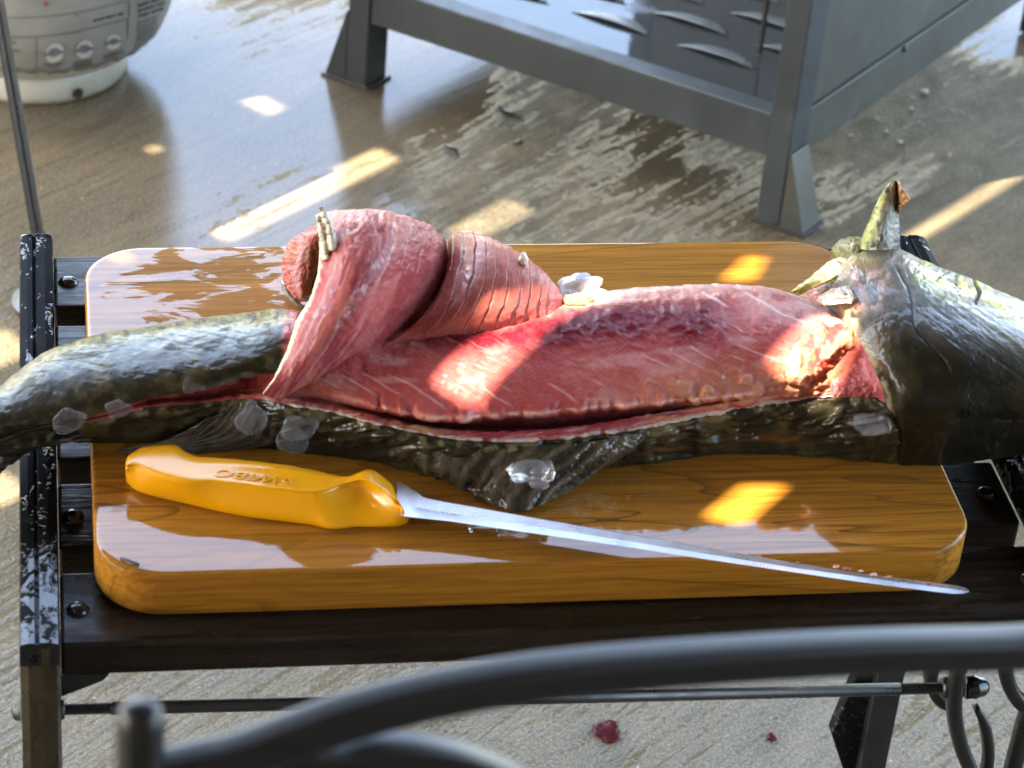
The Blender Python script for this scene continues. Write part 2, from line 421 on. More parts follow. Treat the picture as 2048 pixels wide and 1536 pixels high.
M = {}
M['concrete'] = mat_concrete()
M['oak'] = mat_board()
M['slat'] = mat_slat()
M['iron'] = mat_wet_paint('wet_black_iron', (.008, .008, .009))
M['iron_dry'] = mat_plain('black_iron', (.013, .013, .014), .34, 0, 40, .4, .2, 260)
M['iron_leg'] = mat_plain('bronze_sheen_iron', (.028, .021, .010), .28, 0, 35, .5, .25, 220)  # brown tint puts the leg's bronze reflection into the base colour
M['bolt'] = mat_plain('wet_black_bolt', (.010, .010, .011), .10, 0, 60, .3)
M['rail'] = mat_plain('satin_grey_black_paint', (.009, .010, .011), .36, 0, 0, 0, .05, 500)
M['steel_frame'] = mat_galv('grey_powder_coated_steel', (.035, .042, .044))
M['steel_panel'] = mat_galv('weathered_grey_green_steel', (.056, .059, .049))
M['foot'] = mat_plain('black_rubber', (.012, .012, .012), .4)
M['sheet'] = mat_wetsheet()
M['louvre'] = mat_plain('grey_pressed_louvre', (.085, .098, .102), .34, .1, 40, .2)
M['yellow'] = mat_plain('yellow_moulded_plastic', (.70, .30, .006), .25, 0, 0, 0, .03, 600, coat=.3)
M['roofboard'] = mat_plain('grey_porch_timber', (.16, .13, .10), .7, 0, 8, .3, .3, 40)

# ------------------------------------------------------------------ ground
gm = bmesh.new()
bmesh.ops.create_grid(gm, x_segments=8, y_segments=8, size=300)
ground = from_bm('ground', gm, M['concrete'])
tag(ground, 'wet broom-finished concrete patio with puddles', kind='structure')

# ------------------------------------------------------------------ porch roof overhead: boards, with gaps placed and shaped to cast the wanted sun patches
ZR = 2.35
gdir = np.array([math.cos(GA), math.sin(GA), 0.0]); pdir = np.array([-math.sin(GA), math.cos(GA), 0.0])
def to_roof(p):
    p = np.asarray(p); q = p - SUN_TO*((ZR-p[2])/(-SUN_TO[2])); q = q if abs(q[2]-ZR) < 1e-6 else p + SUN_TO*((ZR-p[2])/SUN_TO[2])
    return np.dot(q, gdir), np.dot(q, pdir)
def gnd(px, py): return P(px, py, 0.0)
holes = []
def gap(p0, p1, width, z=None, grow=0.0):
    (a0, b0), (a1, b1) = to_roof(p0), to_roof(p1)
    b = .5*(b0+b1); holes.append((min(a0, a1)-grow, max(a0, a1)+grow, b-width/2, b+width/2, b1-b0))
gap(gnd(395, 485), gnd(770, 305), .040)
gap(gnd(880, 485), gnd(1035, 408), .042)
gap(gnd(1770, 492), gnd(2120, 297), .024)
gap(gnd(462, 222), gnd(548, 205), .050)
gap(gnd(258, 312), gnd(315, 293), .020)
gap(gnd(500, 10), gnd(600, -35), .050)
gap(gnd(-90, 735), gnd(32, 675), .055)
gap(gnd(-90, 1010), gnd(26, 960), .050)
gap(gnd(805, 82), gnd(860, 60), .05)
poly_holes = []
def poly_gap(pts):
    ab = [to_roof(p) for p in pts]; a = [q[0] for q in ab]; b = [q[1] for q in ab]
    r_ = (min(a)-.02, max(a)+.02, min(b)-.02, max(b)+.02, 0); holes.append(r_); poly_holes.append((r_, ab))
poly_gap([B(1450, 510, 0), B(1532, 516, 0), B(1496, 574, 0), B(1378, 574, 0)])
poly_gap([B(1436, 972, 0), B(1572, 972, 0), B(1452, 1078, 0), B(1334, 1054, 0)])
gap(B(150, 528, 0), B(225, 497, 0), .035)
gap(B(1015, 690, .056), B(885, 820, .040), .031, grow=.012)
gap(B(1660, 640, .068), B(1565, 780, .047), .036, grow=.014)
gap(B(960, 688, .060), B(1235, 580, .060), .022)
def build_roof():
    root = empty('porch_roof', (-1.0, 0, ZR), 'grey timber porch roof boards overhead with gaps letting sun through', 'roof')
    amin, amax, bmin, bmax, th = -6.5, 6.5, -6.0, 5.0, .035
    YF, YK, XL, XR = 1.75, -2.6, -4.2, 2.6
    cuts = sorted(set([bmin, bmax]+[round(q, 4) for h in holes for q in (h[2], h[3])]+[round(bmin+.14*k, 4) for k in range(1, int((bmax-bmin)/.14))]))
    segs = []
    for b0, b1 in zip(cuts[:-1], cuts[1:]):
        if b1-b0 < 1e-4: continue
        bc = .5*(b0+b1); lo, hi = amin, amax
        # the rows stop at the edges of the roof
        c, s_ = math.cos(GA), math.sin(GA)
        hi = min(hi, (YF-bc*c)/s_, (XR+bc*s_)/c); lo = max(lo, (YK-bc*c)/s_, (XL+bc*s_)/c)
        if hi-lo < .02: continue
        iv = [(lo, hi)]
        for h in holes:
            if h[2] < bc < h[3]:
                nv = []
                for a0, a1 in iv:
                    if h[1] <= a0 or h[0] >= a1: nv.append((a0, a1)); continue
                    if h[0] > a0: nv.append((a0, h[0]))
                    if h[1] < a1: nv.append((h[1], a1))
                iv = nv
        for a0, a1 in iv: segs.append((a0, a1, b0, b1))
    for (a0, a1, b0, b1, _), ab in poly_holes:                 # board with a hole shaped to throw a slanted sun patch
        bm = bmesh.new(); at_ = lambda a, b: bm.verts.new(tuple(gdir*a+pdir*b+np.array([0, 0, ZR])))
        ed = []
        for loop in ([(a0, b0), (a1, b0), (a1, b1), (a0, b1)], ab):
            vs = [at_(*q) for q in loop]; ed += [bm.edges.new((vs[k], vs[(k+1) % len(vs)])) for k in range(len(vs))]
        bmesh.ops.triangle_fill(bm, edges=ed, use_beauty=True)
        r_ = bmesh.ops.extrude_face_region(bm, geom=bm.faces[:])
        bmesh.ops.translate(bm, vec=(0, 0, th), verts=[g for g in r_['geom'] if isinstance(g, bmesh.types.BMVert)])
        from_bm('roof_board', bm, M['roofboard'], root)
    for a0, a1, b0, b1 in segs:
        bm = bmesh.new(); bm_box(bm, gdir*a0+pdir*b0+np.array([0, 0, ZR]), gdir*(a1-a0), pdir*(b1-b0+.0006), (0, 0, th))
        from_bm('roof_board', bm, M['roofboard'], root)
    for x in (-4.1, 2.5):
        for y in (-2.5, 2.0): box('post', (x-.05, y-.05, 0), (.1, 0, 0), (0, .1, 0), (0, 0, ZR-.002), M['roofboard'], root, .004)
build_roof()
wl = box('sky_block_wall', (-5.2, -2.85, 0), (8.8, 0, 0), (0, .2, 0), (0, 0, 2.9), mat_plain('tan_painted_wall', (.17, .12, .075), .7, 0, 3, .15), None, .01)  # unseen wall added to keep sky light off the front faces
tag(wl, 'unseen tan house wall added behind the camera to block sky light', 'wall')
# ------------------------------------------------------------------ slatted bench with iron side frames
ZS = ZB-TB-.0005
bench = empty('bench', (.25, .17, 0), 'low wet slatted bench with black iron side frames, standing under the cutting board', 'bench')
slat_y = [(.362, .303), (.2827, .2237), (.2034, .1440), (.1215, .0620), (.0410, -.0195)]
for i, (y1, y0) in enumerate(slat_y):
    bm = bmesh.new(); bm_box(bm, (-.0185, y0, ZS-.0215), (.5445, 0, 0), (0, y1-y0, 0), (0, 0, .0215))
    bmesh.ops.subdivide_edges(bm, edges=[e for e in bm.edges if e.calc_length() > .3], cuts=20)
    o = from_bm('slat', bm, M['slat'], bench, False, .0022, 3)
# dome bolts through the slat ends
def dome(r, h, n=20, rings=6):
    return [(r*math.cos(t), h*math.sin(t)) for t in np.linspace(0, math.pi/2*.98, rings)]
b0 = lathe('bolt', [(.0064, -.002)]+[(.0064, .0004)]+dome(.0060, .0034), (0, 0, 0), (0, 0, 1), M['bolt'], None, 24)
first = True
for (y1, y0), dx in zip(slat_y, (0, .001, 0, -.001, .0005)):
    for x in (-.0098+dx, .5145+dx):
        o = b0 if first else b0.copy()
        if not first: COL.objects.link(o)
        first = False
        o.parent = bench; o.matrix_parent_inverse = Matrix.Translation(-bench.location)
        o.location = (x, (y1+y0)/2-.002, ZS+.0001)
def side_frame(xc, y_rear, y_front, name='side_frame'):
    w = .0102
    prof = [(-w, -.012), (-w, .0), (-w*.92, .0022), (-w*.55, .0032), (-.0026, .0030), (-.0012, .0016), (.0002, .0034), (w*.5, .0034), (w*.92, .0022), (w, .0), (w, -.012)]
    ys = np.linspace(y_front, y_rear, 60)
    pts = [(xc, y, .5015) for y in ys]
    sc = np.ones(60)
    fr = sweep(name, pts, prof, M['iron'], bench, smooth=False)
    # rounded rear tip
    sweep('rail_tip', [(xc, y_rear+.0001, .5014), (xc, y_rear+.0035, .5010), (xc, y_rear+.006, .4998), (xc, y_rear+.0072, .498)], prof, M['iron'], fr, scale=[.995, .97, .86, .62], smooth=True)
    return fr
fr = side_frame(-.0290, .3645, -.0335)
lp = [(-.0102, -.016), (-.0102, -.003), (-.0085, -.0002), (-.0015, 0), (.0015, -.0005), (.0060, -.0012), (.0102, -.004), (.0102, -.016)]
sweep('leg', [(-.0290, -.0336, .5008), (-.0290, -.0336, .40), (-.0290, -.034, .25), (-.0290, -.034, .0005)], lp, M['iron_leg'], bench, up=(0, -1, 0), smooth=False)
box('leg', (-.039, .335, .0005), (.02, 0, 0), (0, .018, 0), (0, 0, .487), M['iron_leg'], bench, .002)
bm = bmesh.new(); bm_prism(bm, [(-.0187, -.018, .4695), (.0065, -.018, .4695), (.003, -.018, .465), (-.0187, -.018, .455)], [(-.0187, .02, .4695), (.0065, .02, .4695), (.003, .02, .465), (-.0187, .02, .455)])
from_bm('bracket', bm, M['iron_dry'], bench)
fr2 = side_frame(.5375, .352, -.034)
# rear right leg with flared foot
def PY(px, py, y): return PL(px, py, (0, y, 0), (0, -1, 0))
yb = .30
q0, q1 = PY(1785, 1345, yb), PY(1748, 1536, yb)
bx = q0[0]
bm = bmesh.new(); bm_prism(bm, [(bx-.0135, yb-.008, .0005), (bx+.0065, yb-.008, .0005), (bx+.0065, yb+.018, .0005), (bx-.0135, yb+.018, .0005)],
                           [(bx-.0135, yb-.008, ZS-.022), (bx+.0065, yb-.008, ZS-.022), (bx+.0065, yb+.018, ZS-.022), (bx-.0135, yb+.018, ZS-.022)])
from_bm('leg', bm, M['iron_dry'], bench, False, .0012)
a, b_, c_ = PY(1664, 1470, yb), PY(1712, 1345, yb), PY(1700, 1580, yb)
bm = bmesh.new()
loop = [PY(1722, 1330, yb), PY(1664, 1470, yb), PY(1706, 1600, yb), PY(1740, 1600, yb), PY(1748, 1470, yb), PY(1754, 1330, yb)]
bm_prism(bm, loop, [p+np.array([0, .012, 0]) for p in loop]); from_bm('foot_gusset', bm, M['iron'], bench, False, .0012)
# cast scrolls of the right front leg
def curve_pts(pp, y, n=40):
    C = np.array([PY(a, b, y) for a, b in pp]); return crm(C, n, 0)
rp = [(.0045*math.copysign(abs(math.cos(t))**.6, math.cos(t)), .0058*math.copysign(abs(math.sin(t))**.6, math.sin(t))) for t in np.linspace(0, 2*math.pi, 16, endpoint=False)]
def strap(name, pp, y, w, mat='iron_dry', sc=None):
    pr = [(a*.9, b*w/.0058) for a, b in rp]
    return sweep(name, curve_pts(pp, y), pr, M[mat], bench, up=(0, -1, 0), scale=sc) if False else sweep(name, curve_pts(pp, y), [(b*w/.0058, a) for a, b in rp], M[mat], bench, up=(0, -1, 0), scale=sc)
tp = np.concatenate([np.ones(30), np.linspace(1, .55, 10)])
strap('leg', [(1922, 1325), (1918, 1335), (1914, 1350), (1908, 1400), (1912, 1450), (1925, 1500), (1945, 1550), (1960, 1610), (1950, 1680)], -.028, .0043)
strap('scroll', [(1952, 1414), (1968, 1445), (1976, 1490), (1974, 1530), (1958, 1575), (1930, 1590)], -.022, .0032, sc=np.concatenate([np.linspace(.6, 1, 10), np.ones(30)]))
strap('scroll', [(1880, 1300), (1862, 1345), (1868, 1380), (1886, 1402), (1910, 1408)], .01, .0040)
strap('scroll', [(2010, 1290), (2012, 1345), (2026, 1385), (2052, 1412), (2090, 1420), (2120, 1400)], -.02, .0042)
strap('brace', [(2085, 1330), (2060, 1410), (2035, 1500), (2010, 1600)], -.015, .0050)
# threaded tie rod between the legs
ry = -.024
rA, rB = PY(40, 1421, ry), PY(1960, 1374, ry)
rA[0] = -.0405; ax = (rB-rA)/np.linalg.norm(rB-rA); L = np.linalg.norm(rB-rA)
x_in = .0225
def along(d): return rA+ax*d
prof = [(.0001, x_in), (.0034, x_in)]
d = x_in
while d < x_in+.024: prof += [(.0034, d), (.0027, d+.0006), (.0034, d+.0012)]; d += .0012
prof += [(.0036, d+.001)]
dR = (PY(1799, 1379, ry)[0]-rA[0]); dE = (PY(1885, 1377, ry)[0]-rA[0])
prof += [(.0036, dR)]
d = dR
while d < dE: prof += [(.0034, d), (.0027, d+.0006), (.0034, d+.0012)]; d += .0012
prof += [(.0001, d)]
rod = lathe('tie_rod', prof, rA, ax, M['iron_dry'], bench, 16)
lathe('nut', [(.0001, -.004), (.0035, -.0035), (.0052, -.0018), (.0058, .001), (.0058, .0008)], rA, ax, M['iron_dry'], bench, 6 if False else 18)
lathe('nut', [(.0001, .0190), (.0052, .0190), (.0055, .0200), (.0055, .0228), (.0048, .0236), (.0001, .0236)], rA, ax, M['iron_dry'], bench, 12)
nd = dE
lathe('nut', [(.0001, nd-.001), (.0052, nd-.001), (.0064, nd+.001), (.0064, nd+.006), (.0052, nd+.0072), (.0001, nd+.0072)], rA, ax, M['iron_dry'], bench, 12)
cd = PY(1938, 1375, ry)[0]-rA[0]
lathe('acorn_nut', [(.0001, cd-.002), (.0066, cd-.002), (.0066, cd+.004), (.0060, cd+.0052), (.0054, cd+.0085), (.0036, cd+.0108), (.0001, cd+.0116)], rA, ax, M['bolt'], bench, 14)
# water drops hanging from the rod
M['water'] = (lambda s: s.put(Base_Color=(1, 1, 1), Transmission_Weight=1.0, Roughness=.0, IOR=1.33))(NT('water_drop'))
dr0 = None
for k, px in enumerate((1397, 1443, 1538, 1600, 1615, 1345)):
    c = PY(px, 1391-(px-1345)*.026, ry)
    if dr0 is None:
        dr0 = lathe('water_drop', [(.0001, .0030), (.0012, .0026), (.0024, .0012), (.0027, -.0002), (.0022, -.0016), (.0010, -.0025), (.0001, -.0028)], (0, 0, 0), (0, 0, 1), M['water'], bench, 14); o = dr0
    else:
        o = dr0.copy(); COL.objects.link(o)
    o.location = c+np.array([0, 0, -.0012])

# ------------------------------------------------------------------ cutting board
def rounded_rect(w, d, r, n=14):
    pts = []
    for cx, cy, a0 in ((w-r, d-r, 0), (r, d-r, 90), (r, r, 180), (w-r, r, 270)):
        for k in range(n+1):
            t = math.radians(a0+90*k/n); pts.append((cx+r*math.cos(t), cy+r*math.sin(t)))
    return pts
rr = rounded_rect(W_B, D_B, .036)
bm = bmesh.new()
cx, cy = W_B/2, D_B/2
rings = []
for z, ins in ((ZB-TB, .0022), (ZB-TB+.0012, .0006), (ZB-TB+.003, 0), (ZB-.0022, 0), (ZB-.0008, .0006), (ZB-.0001, .0018), (ZB, .0032)):
    rings.append([bm.verts.new((cx+(x-cx)*(1-ins/(W_B/2)), cy+(y-cy)*(1-ins/(D_B/2)), z)) for x, y in rr])
n = len(rr)
for a, b in zip(rings[:-1], rings[1:]):
    for k in range(n): bm.faces.new([a[k], a[(k+1) % n], b[(k+1) % n], b[k]])
bm.faces.new(rings[0][::-1]); bm.faces.new(rings[-1])
board = autosmooth(from_bm('cutting_board', bm, M['oak'], None, True), 40)
tag(board, 'thick varnished oak cutting board with rounded corners, wet at its left end', 'cutting board')

# ------------------------------------------------------------------ foreground chair back, close to the lens
YC = -.56
nC = np.array([.197, -.98, 0]); pC = np.array([0, YC, 0])
def PC(px, py): return PL(px, py, pC, nC)
chair = empty('chair', PC(1200, 1536)*np.array([1, 1, 0]), 'blurred black metal chair back with an arched top rail in the foreground', 'chair')
cl = [(288, 1556), (400, 1531), (478, 1514), (590, 1472), (700, 1433), (850, 1394), (1000, 1365), (1150, 1345), (1348, 1327), (1600, 1310), (1800, 1301), (2048, 1294)]
C = np.array([PC(*p) for p in cl])
C2 = C[::-1][1:].copy(); mid = C[-1]
ex = np.array([.98, .197, 0])
mir = np.array([2*mid-p for p in C2]); mir[:, 2] = C2[:, 2]
top = crm(np.concatenate([C, [mid+ex*.02], mir+ex*.04]), 120, 0)
pr = [(.0061*math.copysign(abs(math.cos(t))**.45, math.cos(t)), .0061*math.copysign(abs(math.sin(t))**.45, math.sin(t))) for t in np.linspace(0, 2*math.pi, 28, endpoint=False)]
sweep('top_rail', top, pr, M['rail'], chair)
pt = PC(281, 1412); pb = pt.copy(); pb[2] = .001
lathe('post', [(.0001, .001), (.0068, .001), (.0068, pt[2]-.006), (.0062, pt[2]-.002), (.0044, pt[2]+.0004), (.0001, pt[2]+.001)], (pt[0], pt[1], 0), (0, 0, 1), M['rail'], chair, 24)
e = top[-1]
lathe('post', [(.0001, .001), (.0068, .001), (.0068, pt[2]-.006), (.0062, pt[2]-.002), (.0044, pt[2]+.0004), (.0001, pt[2]+.001)], (e[0], e[1], 0), (0, 0, 1), M['rail'], chair, 24)
ar = crm(np.array([PC(*p) for p in [(560, 1512), (680, 1520), (760, 1507), (850, 1510), (940, 1530), (1040, 1575), (1120, 1640), (1180, 1740), (1210, 1900)]]), 50, 0)
sweep('back_scroll', ar, [(a*.8, b*.9) for a, b in pr], M['rail'], chair)
lo = pb.copy(); lo[2] = .46; lo2 = np.array([e[0], e[1], .46])
sweep('lower_rail', [lo+(lo2-lo)*t for t in np.linspace(0, 1, 6)], [(a*.8, b*.8) for a, b in pr], M['rail'], chair)

# ------------------------------------------------------------------ fire table frame (back right)
N0 = P(1555, 459, 0); L0 = P(690, 165, 0)
eu = (L0-N0)/np.linalg.norm(L0-N0); ew = np.array([-eu[1], eu[0], 0]); ew = ew if ew[1] > 0 else -ew
tb = empty('steel_cart', (N0+L0)/2+ew*.25, 'tall grey steel cart with a louvred lower shelf, flared feet and a closed side panel', 'steel cart')
r0, r1 = P(1626, 288, .074), P(2000, 27, .074); er = (r1-r0)/np.linalg.norm(r1-r0); er[2] = 0; er /= np.linalg.norm(er)
LEN = np.linalg.norm(L0-N0); ez = np.array([0, 0, 1.0]); LW = .030; HT = 1.25  # cart height guessed, so its unseen upper part darkens the reflections
ldw = np.linalg.norm(P(1603, 479, 0)-P(1652, 448, 0))
DEP = .62
def leg_at(o, su, sw):
    lw = .0255
    box('leg', o, eu*su*lw, er*sw*.036, ez*HT, M['steel_frame'], tb, .0012)
leg_at(N0+ez*.003, 1, 1); leg_at(L0+ez*.003, -1, 1); leg_at(N0+er*DEP+ez*.003, 1, -1); leg_at(L0+er*DEP+ez*.003, -1, -1)
# flared outer feet
def foot(o, out, dep, h, fl, mat):
    bm = bmesh.new()
    a = [o, o+out*fl, o+out*fl+dep, o+dep]; b = [o+ez*h, o+out*.002+ez*h, o+out*.002+dep+ez*h, o+dep+ez*h]
    bm_prism(bm, a, b); return from_bm('foot_gusset', bm, mat, tb, False, .0008)
foot(N0-eu*.0006+er*.001+ez*.003, -eu, er*.034, .083, .026, M['steel_panel'])
foot(L0+eu*.0006+er*.001+ez*.003, eu, er*.034, .083, .026, M['steel_frame'])
for o, s in ((N0, 1), (L0, -1)):
    box('foot_pad', o-eu*s*.030-er*.002+ez*.0002, eu*s*.060, er*.042, ez*.0034, M['foot'], tb, .0006)
# lower beams
bz0, bz1 = .0775, .1235
box('beam', N0+eu*.0258+er*.003+ez*bz0, eu*(LEN-.0516), er*.024, ez*(bz1-bz0), M['steel_frame'], tb, .0015)
box('beam', N0+eu*.002+er*.0362+ez*.074, eu*.018, er*(DEP-.0724), ez*.050, M['steel_panel'], tb, .0012)
box('beam', L0-eu*.020+er*.0362+ez*.074, eu*.018, er*(DEP-.0724), ez*.050, M['steel_frame'], tb, .0012)
box('beam', N0+eu*.0258+er*(DEP-.027)+ez*bz0, eu*(LEN-.0516), er*.024, ez*(bz1-bz0), M['steel_frame'], tb, .0015)
# louvred shelf plate
sh0 = N0+eu*.0215+er*.0285+ez*(bz1-.006)
box('shelf', sh0, eu*(LEN-.043), er*(DEP-.058), ez*.004, M['sheet'], tb, .0008)
zt = sh0[2]+.0041
def louvre(c, ln=.088, wd=.022, hh=.0034):
    V = []; nu, nv = 17, 7
    for i in range(nu):
        t = -1+2*i/(nu-1); env = max(0, 1-abs(t)**2.6)
        for j in range(nv):
            s = j/(nv-1); w = wd*env*s
            V.append(c+eu*(t*ln/2)+er*w+ez*(hh*env*math.cos(s*math.pi/2)**.8))
    return V, grid_faces(nu, nv)
lv, lf = louvre(np.zeros(3))
lo_src = None; sl_src = None
row = 0
M['slot'] = mat_plain('dark_slot', (.004, .004, .004), .6)
for r in range(-1, 10):
    for k in range(0, 6):
        uu = .1345+(k-1)*.1215+(.0615 if r % 2 else 0); ww = .0825+r*.0515
        if uu < .055 or uu > LEN-.058 or ww < .05 or ww > DEP-.06: continue
        c = N0+eu*uu+er*ww; c[2] = zt
        if lo_src is None:
            lo_src = o = mk('louvre', lv, lf, M['louvre'], tb); so = o.modifiers.new('thickness', 'SOLIDIFY'); so.thickness = .0008
            nq = 12; tq = np.linspace(-1, 1, nq+1)
            sl_src = o2 = mk('slot', [eu*t*.047-er*(.0016+.0026*(1-abs(t)**4))+ez*.0003 for t in tq]+[eu*t*.047+er*.0012+ez*.0003 for t in tq], [(a, a+1, nq+2+a, nq+1+a) for a in range(nq)], M['slot'], tb, False)
        else:
            o = lo_src.copy(); COL.objects.link(o); o2 = sl_src.copy(); COL.objects.link(o2)
        o.location = c; o2.location = c
# right hand side panel, dark strip for the groove's shade, and screw
box('groove_shade_strip', N0+eu*.0065+er*.0363+ez*.1243, eu*.004, er*(DEP-.0726), ez*(HT-.136), M['slot'], tb, .0003)  # black strip added behind the gap so the groove reads as shaded
box('side_panel', N0+eu*.0025+er*.0400+ez*.1278, eu*.008, er*(DEP-.080), ez*(HT-.14), M['steel_panel'], tb, .0012)
sc_ = PL(1812, 98, N0, np.cross(er, ez))
lathe('screw', [(.004, 0), (.004, .0010), (.0028, .0022), (.0001, .0026)], sc_-eu*.0002+eu*.0015, -eu, M['steel_frame'], tb, 16)
box('back_panel', N0+eu*.028+er*(DEP-.034)+ez*.1262, eu*(LEN-.056), er*.006, ez*(HT-.14), M['steel_panel'], tb, .001)
box('sky_block_panel', N0+eu*.028+er*.004+ez*.66, eu*(LEN-.056), er*.012, ez*(HT-.665), M['steel_panel'], tb, .0012)  # unseen upper front, added to block the sky from reflections
box('cart_top', N0-eu*.03-er*.03+ez*(HT+.003), eu*(LEN+.06), er*(DEP+.06), ez*.03, M['steel_frame'], tb, .003)
box('strut', N0+eu*.102+er*.112+ez*(bz1+.0005), eu*.004, er*.004, ez*.46, M['foot'], tb, .0004)

# ------------------------------------------------------------------ propane tank (back left)
TC = np.array([-.034, 1.552, 0.0])
tank = empty('propane_tank', TC, 'off-white propane tank with a faded printed sleeve and rusty foot ring', 'gas tank')
def mat_tank():
    s = NT('chalky_white_paint'); v = s.pos()
    n = s.noise(v, 22, 5, .6); st = s.noise(v, 60, 4, .65); r = s.noise(v, 34, 4, .6)
    c = s.mix(s.rng(n, .3, .7), (.34, .33, .265), (.45, .43, .36))
    c = s.mix(s.math('MULTIPLY', s.rng(st, .55, .8), .4), c, (.15, .13, .08))
    c = s.mix(s.math('MULTIPLY', s.rng(r, .68, .76), .7), c, (.22, .09, .03))
    sep = s.n('SeparateXYZ'); g = s.n('NewGeometry'); s.t.links.new(g.outputs['Position'], sep.inputs[0])
    c = s.mix(s.math('MULTIPLY', s.rng(s.math('ADD', sep.outputs[2], s.math('MULTIPLY', s.math('SUBTRACT', st, .5), .012)), .006, .001), .8), c, (.20, .11, .045))
    return s.put(Base_Color=c, Roughness=.42, Normal=s.bump(n, .1, .001))
def mat_sleeve():
    s = NT('dirty_grey_print_sleeve'); v = s.pos()
    n = s.noise(v, 18, 5, .6); st = s.noise(v, 50, 5, .7)
    c = s.mix(s.rng(n, .3, .7), (.20, .196, .170), (.275, .268, .238))
    c = s.mix(s.math('MULTIPLY', s.rng(st, .56, .8), .45), c, (.13, .10, .055))
    return s.put(Base_Color=c, Roughness=.36, Normal=s.bump(st, .15, .0015))
M['tank'] = mat_tank(); M['sleeve'] = mat_sleeve()
M['ink'] = mat_plain('faded_grey_ink', (.012, .013, .015), .6, 0, 300, .5)
M['ink2'] = mat_plain('pale_grey_ink', (.045, .046, .047), .6, 0, 300, .4)
M['badge'] = mat_plain('pale_badge_print', (.44, .40, .345), .5, 0, 120, .15)
M['badge2'] = mat_plain('blue_grey_badge_print', (.12, .125, .15), .5, 0, 200, .3)
M['rust'] = mat_plain('rust', (.13, .055, .018), .8, 0, 120, .5)
M['redspot'] = mat_plain('dried_red_spot', (.30, .03, .02), .5, 0, 100, .3)
bodyp = [(.0001, .028), (.080, .028), (.098, .031), (.117, .041), (.133, .058), (.144, .082), (.1505, .115), (.152, .15), (.152, .33), (.149, .37), (.138, .405), (.110, .43), (.05, .445), (.0001, .447)]
bp = np.array(bodyp); bp2 = crm(bp, 80, 0); bp2[:, 0] = np.maximum(bp2[:, 0], .0001)
tank_body = lathe('body', [tuple(q) for q in bp2], TC, ez, M['tank'], tank, 96)
lathe('foot_ring', [(.092, .001), (.096, .0005), (.0985, .002), (.0975, .020), (.0962, .033), (.092, .034), (.0915, .02), (.092, .001)], TC, ez, M['tank'], tank, 96)
cg = lathe('collar', [(.098, .435), (.102, .435), (.102, .53), (.098, .53), (.098, .435)], TC, ez, M['tank'], tank, 48)
lathe('valve', [(.0001, .44), (.018, .44), (.018, .47), (.012, .475), (.012, .50), (.024, .502), (.024, .515), (.0001, .517)], TC, ez, M['steel_panel'], tank, 20)
def tank_r(z): return np.interp(z, bp2[:56, 1], bp2[:56, 0])
def tank_hit(px, py, off=.0022):
    d = ray(px, py); lo_, hi_ = 2.2, 3.3; f = None
    ins = lambda t: (lambda q: math.hypot(q[0]-TC[0], q[1]-TC[1]) <= tank_r(max(q[2], .0))+off and q[2] > .02)(CAM+d*t)
    for t in np.linspace(lo_, hi_, 300):
        if ins(t):
            a, b = t-(hi_-lo_)/299, t
            for _ in range(16):
                c = .5*(a+b)
                if ins(c): b = c
                else: a = c
            return CAM+d*b
    return None
# sleeve: a sheet wrapped round the body with a torn lower edge
nth, nz = 220, 26
th = np.linspace(0, 2*math.pi, nth, endpoint=False); X = np.zeros((nz, nth, 3))
rag = fbm(np.cos(th)*6, np.sin(th)*6, 0, 5, 4)*.006+.003*vn(np.cos(th)*26, np.sin(th)*26, 0, 9)
zlow = .062+rag-.006*np.cos(th+.9)
for j in range(nz):
    z = zlow+(.30-zlow)*j/(nz-1); r = tank_r(z)+.0013+.0022*(j == 0)*np.abs(vn(np.cos(th)*9, np.sin(th)*9, 0, 4))+.0006*vn(np.cos(th)*12, np.sin(th)*12, z*50, 3)
    X[j, :, 0] = TC[0]+r*np.cos(th); X[j, :, 1] = TC[1]+r*np.sin(th); X[j, :, 2] = z
sl = mk('sleeve', X.reshape(-1, 3), grid_faces(nz, nth, True), M['sleeve'], tank)
so = sl.modifiers.new('thickness', 'SOLIDIFY'); so.thickness = .0006; so.offset = 0
def decal(name, pix, mat, parent, off=.0026):
    V = [tank_hit(a, b, off) for a, b in pix]
    if any(v is None for v in V): return None
    return mk(name, V, [tuple(range(len(V)))], M[mat], parent, False)
def inkrow(bm_list, x0, y0, x1, y1, h, words, seed):
    rnd = random.Random(seed); x = 0.0; out = bm_list
    while x < 1:
        w = min(rnd.uniform(.5, 1.6)/words, 1-x)
        for t0, t1 in ((x, x+w*.86),):
            n_ = 4
            for k in range(n_):
                a = t0+(t1-t0)*k/n_; b = t0+(t1-t0)*(k+.9)/n_
                hh = h*rnd.uniform(.6, 1.05)
                out.append([(x0+(x1-x0)*a, y0+(y1-y0)*a), (x0+(x1-x0)*b, y0+(y1-y0)*b), (x0+(x1-x0)*b, y0+(y1-y0)*b+hh), (x0+(x1-x0)*a, y0+(y1-y0)*a+hh)])
        x += w
def inkobj(name, quads, mat):
    V, F = [], []
    for q in quads:
        pts = [tank_hit(a, b, .0027) for a, b in q]
        if any(v is None for v in pts): continue
        F.append(tuple(range(len(V), len(V)+4))); V += pts
    if F: tag(mk(name, V, F, M[mat], sl, False), kind='stuff')
def line_quads(pp, w=1.6):
    q = []
    C_ = crm(np.array(pp, float), 16, 0)
    for a, b in zip(C_[:-1], C_[1:]): q.append([(a[0], a[1]), (b[0], b[1]), (b[0], b[1]+w), (a[0], a[1]+w)])
    return q
ql = line_quads([(2, 35), (60, 34), (98, 32), (176, 20), (254, 1)])+line_quads([(2, 74), (70, 73), (146, 64), (256, 37)])
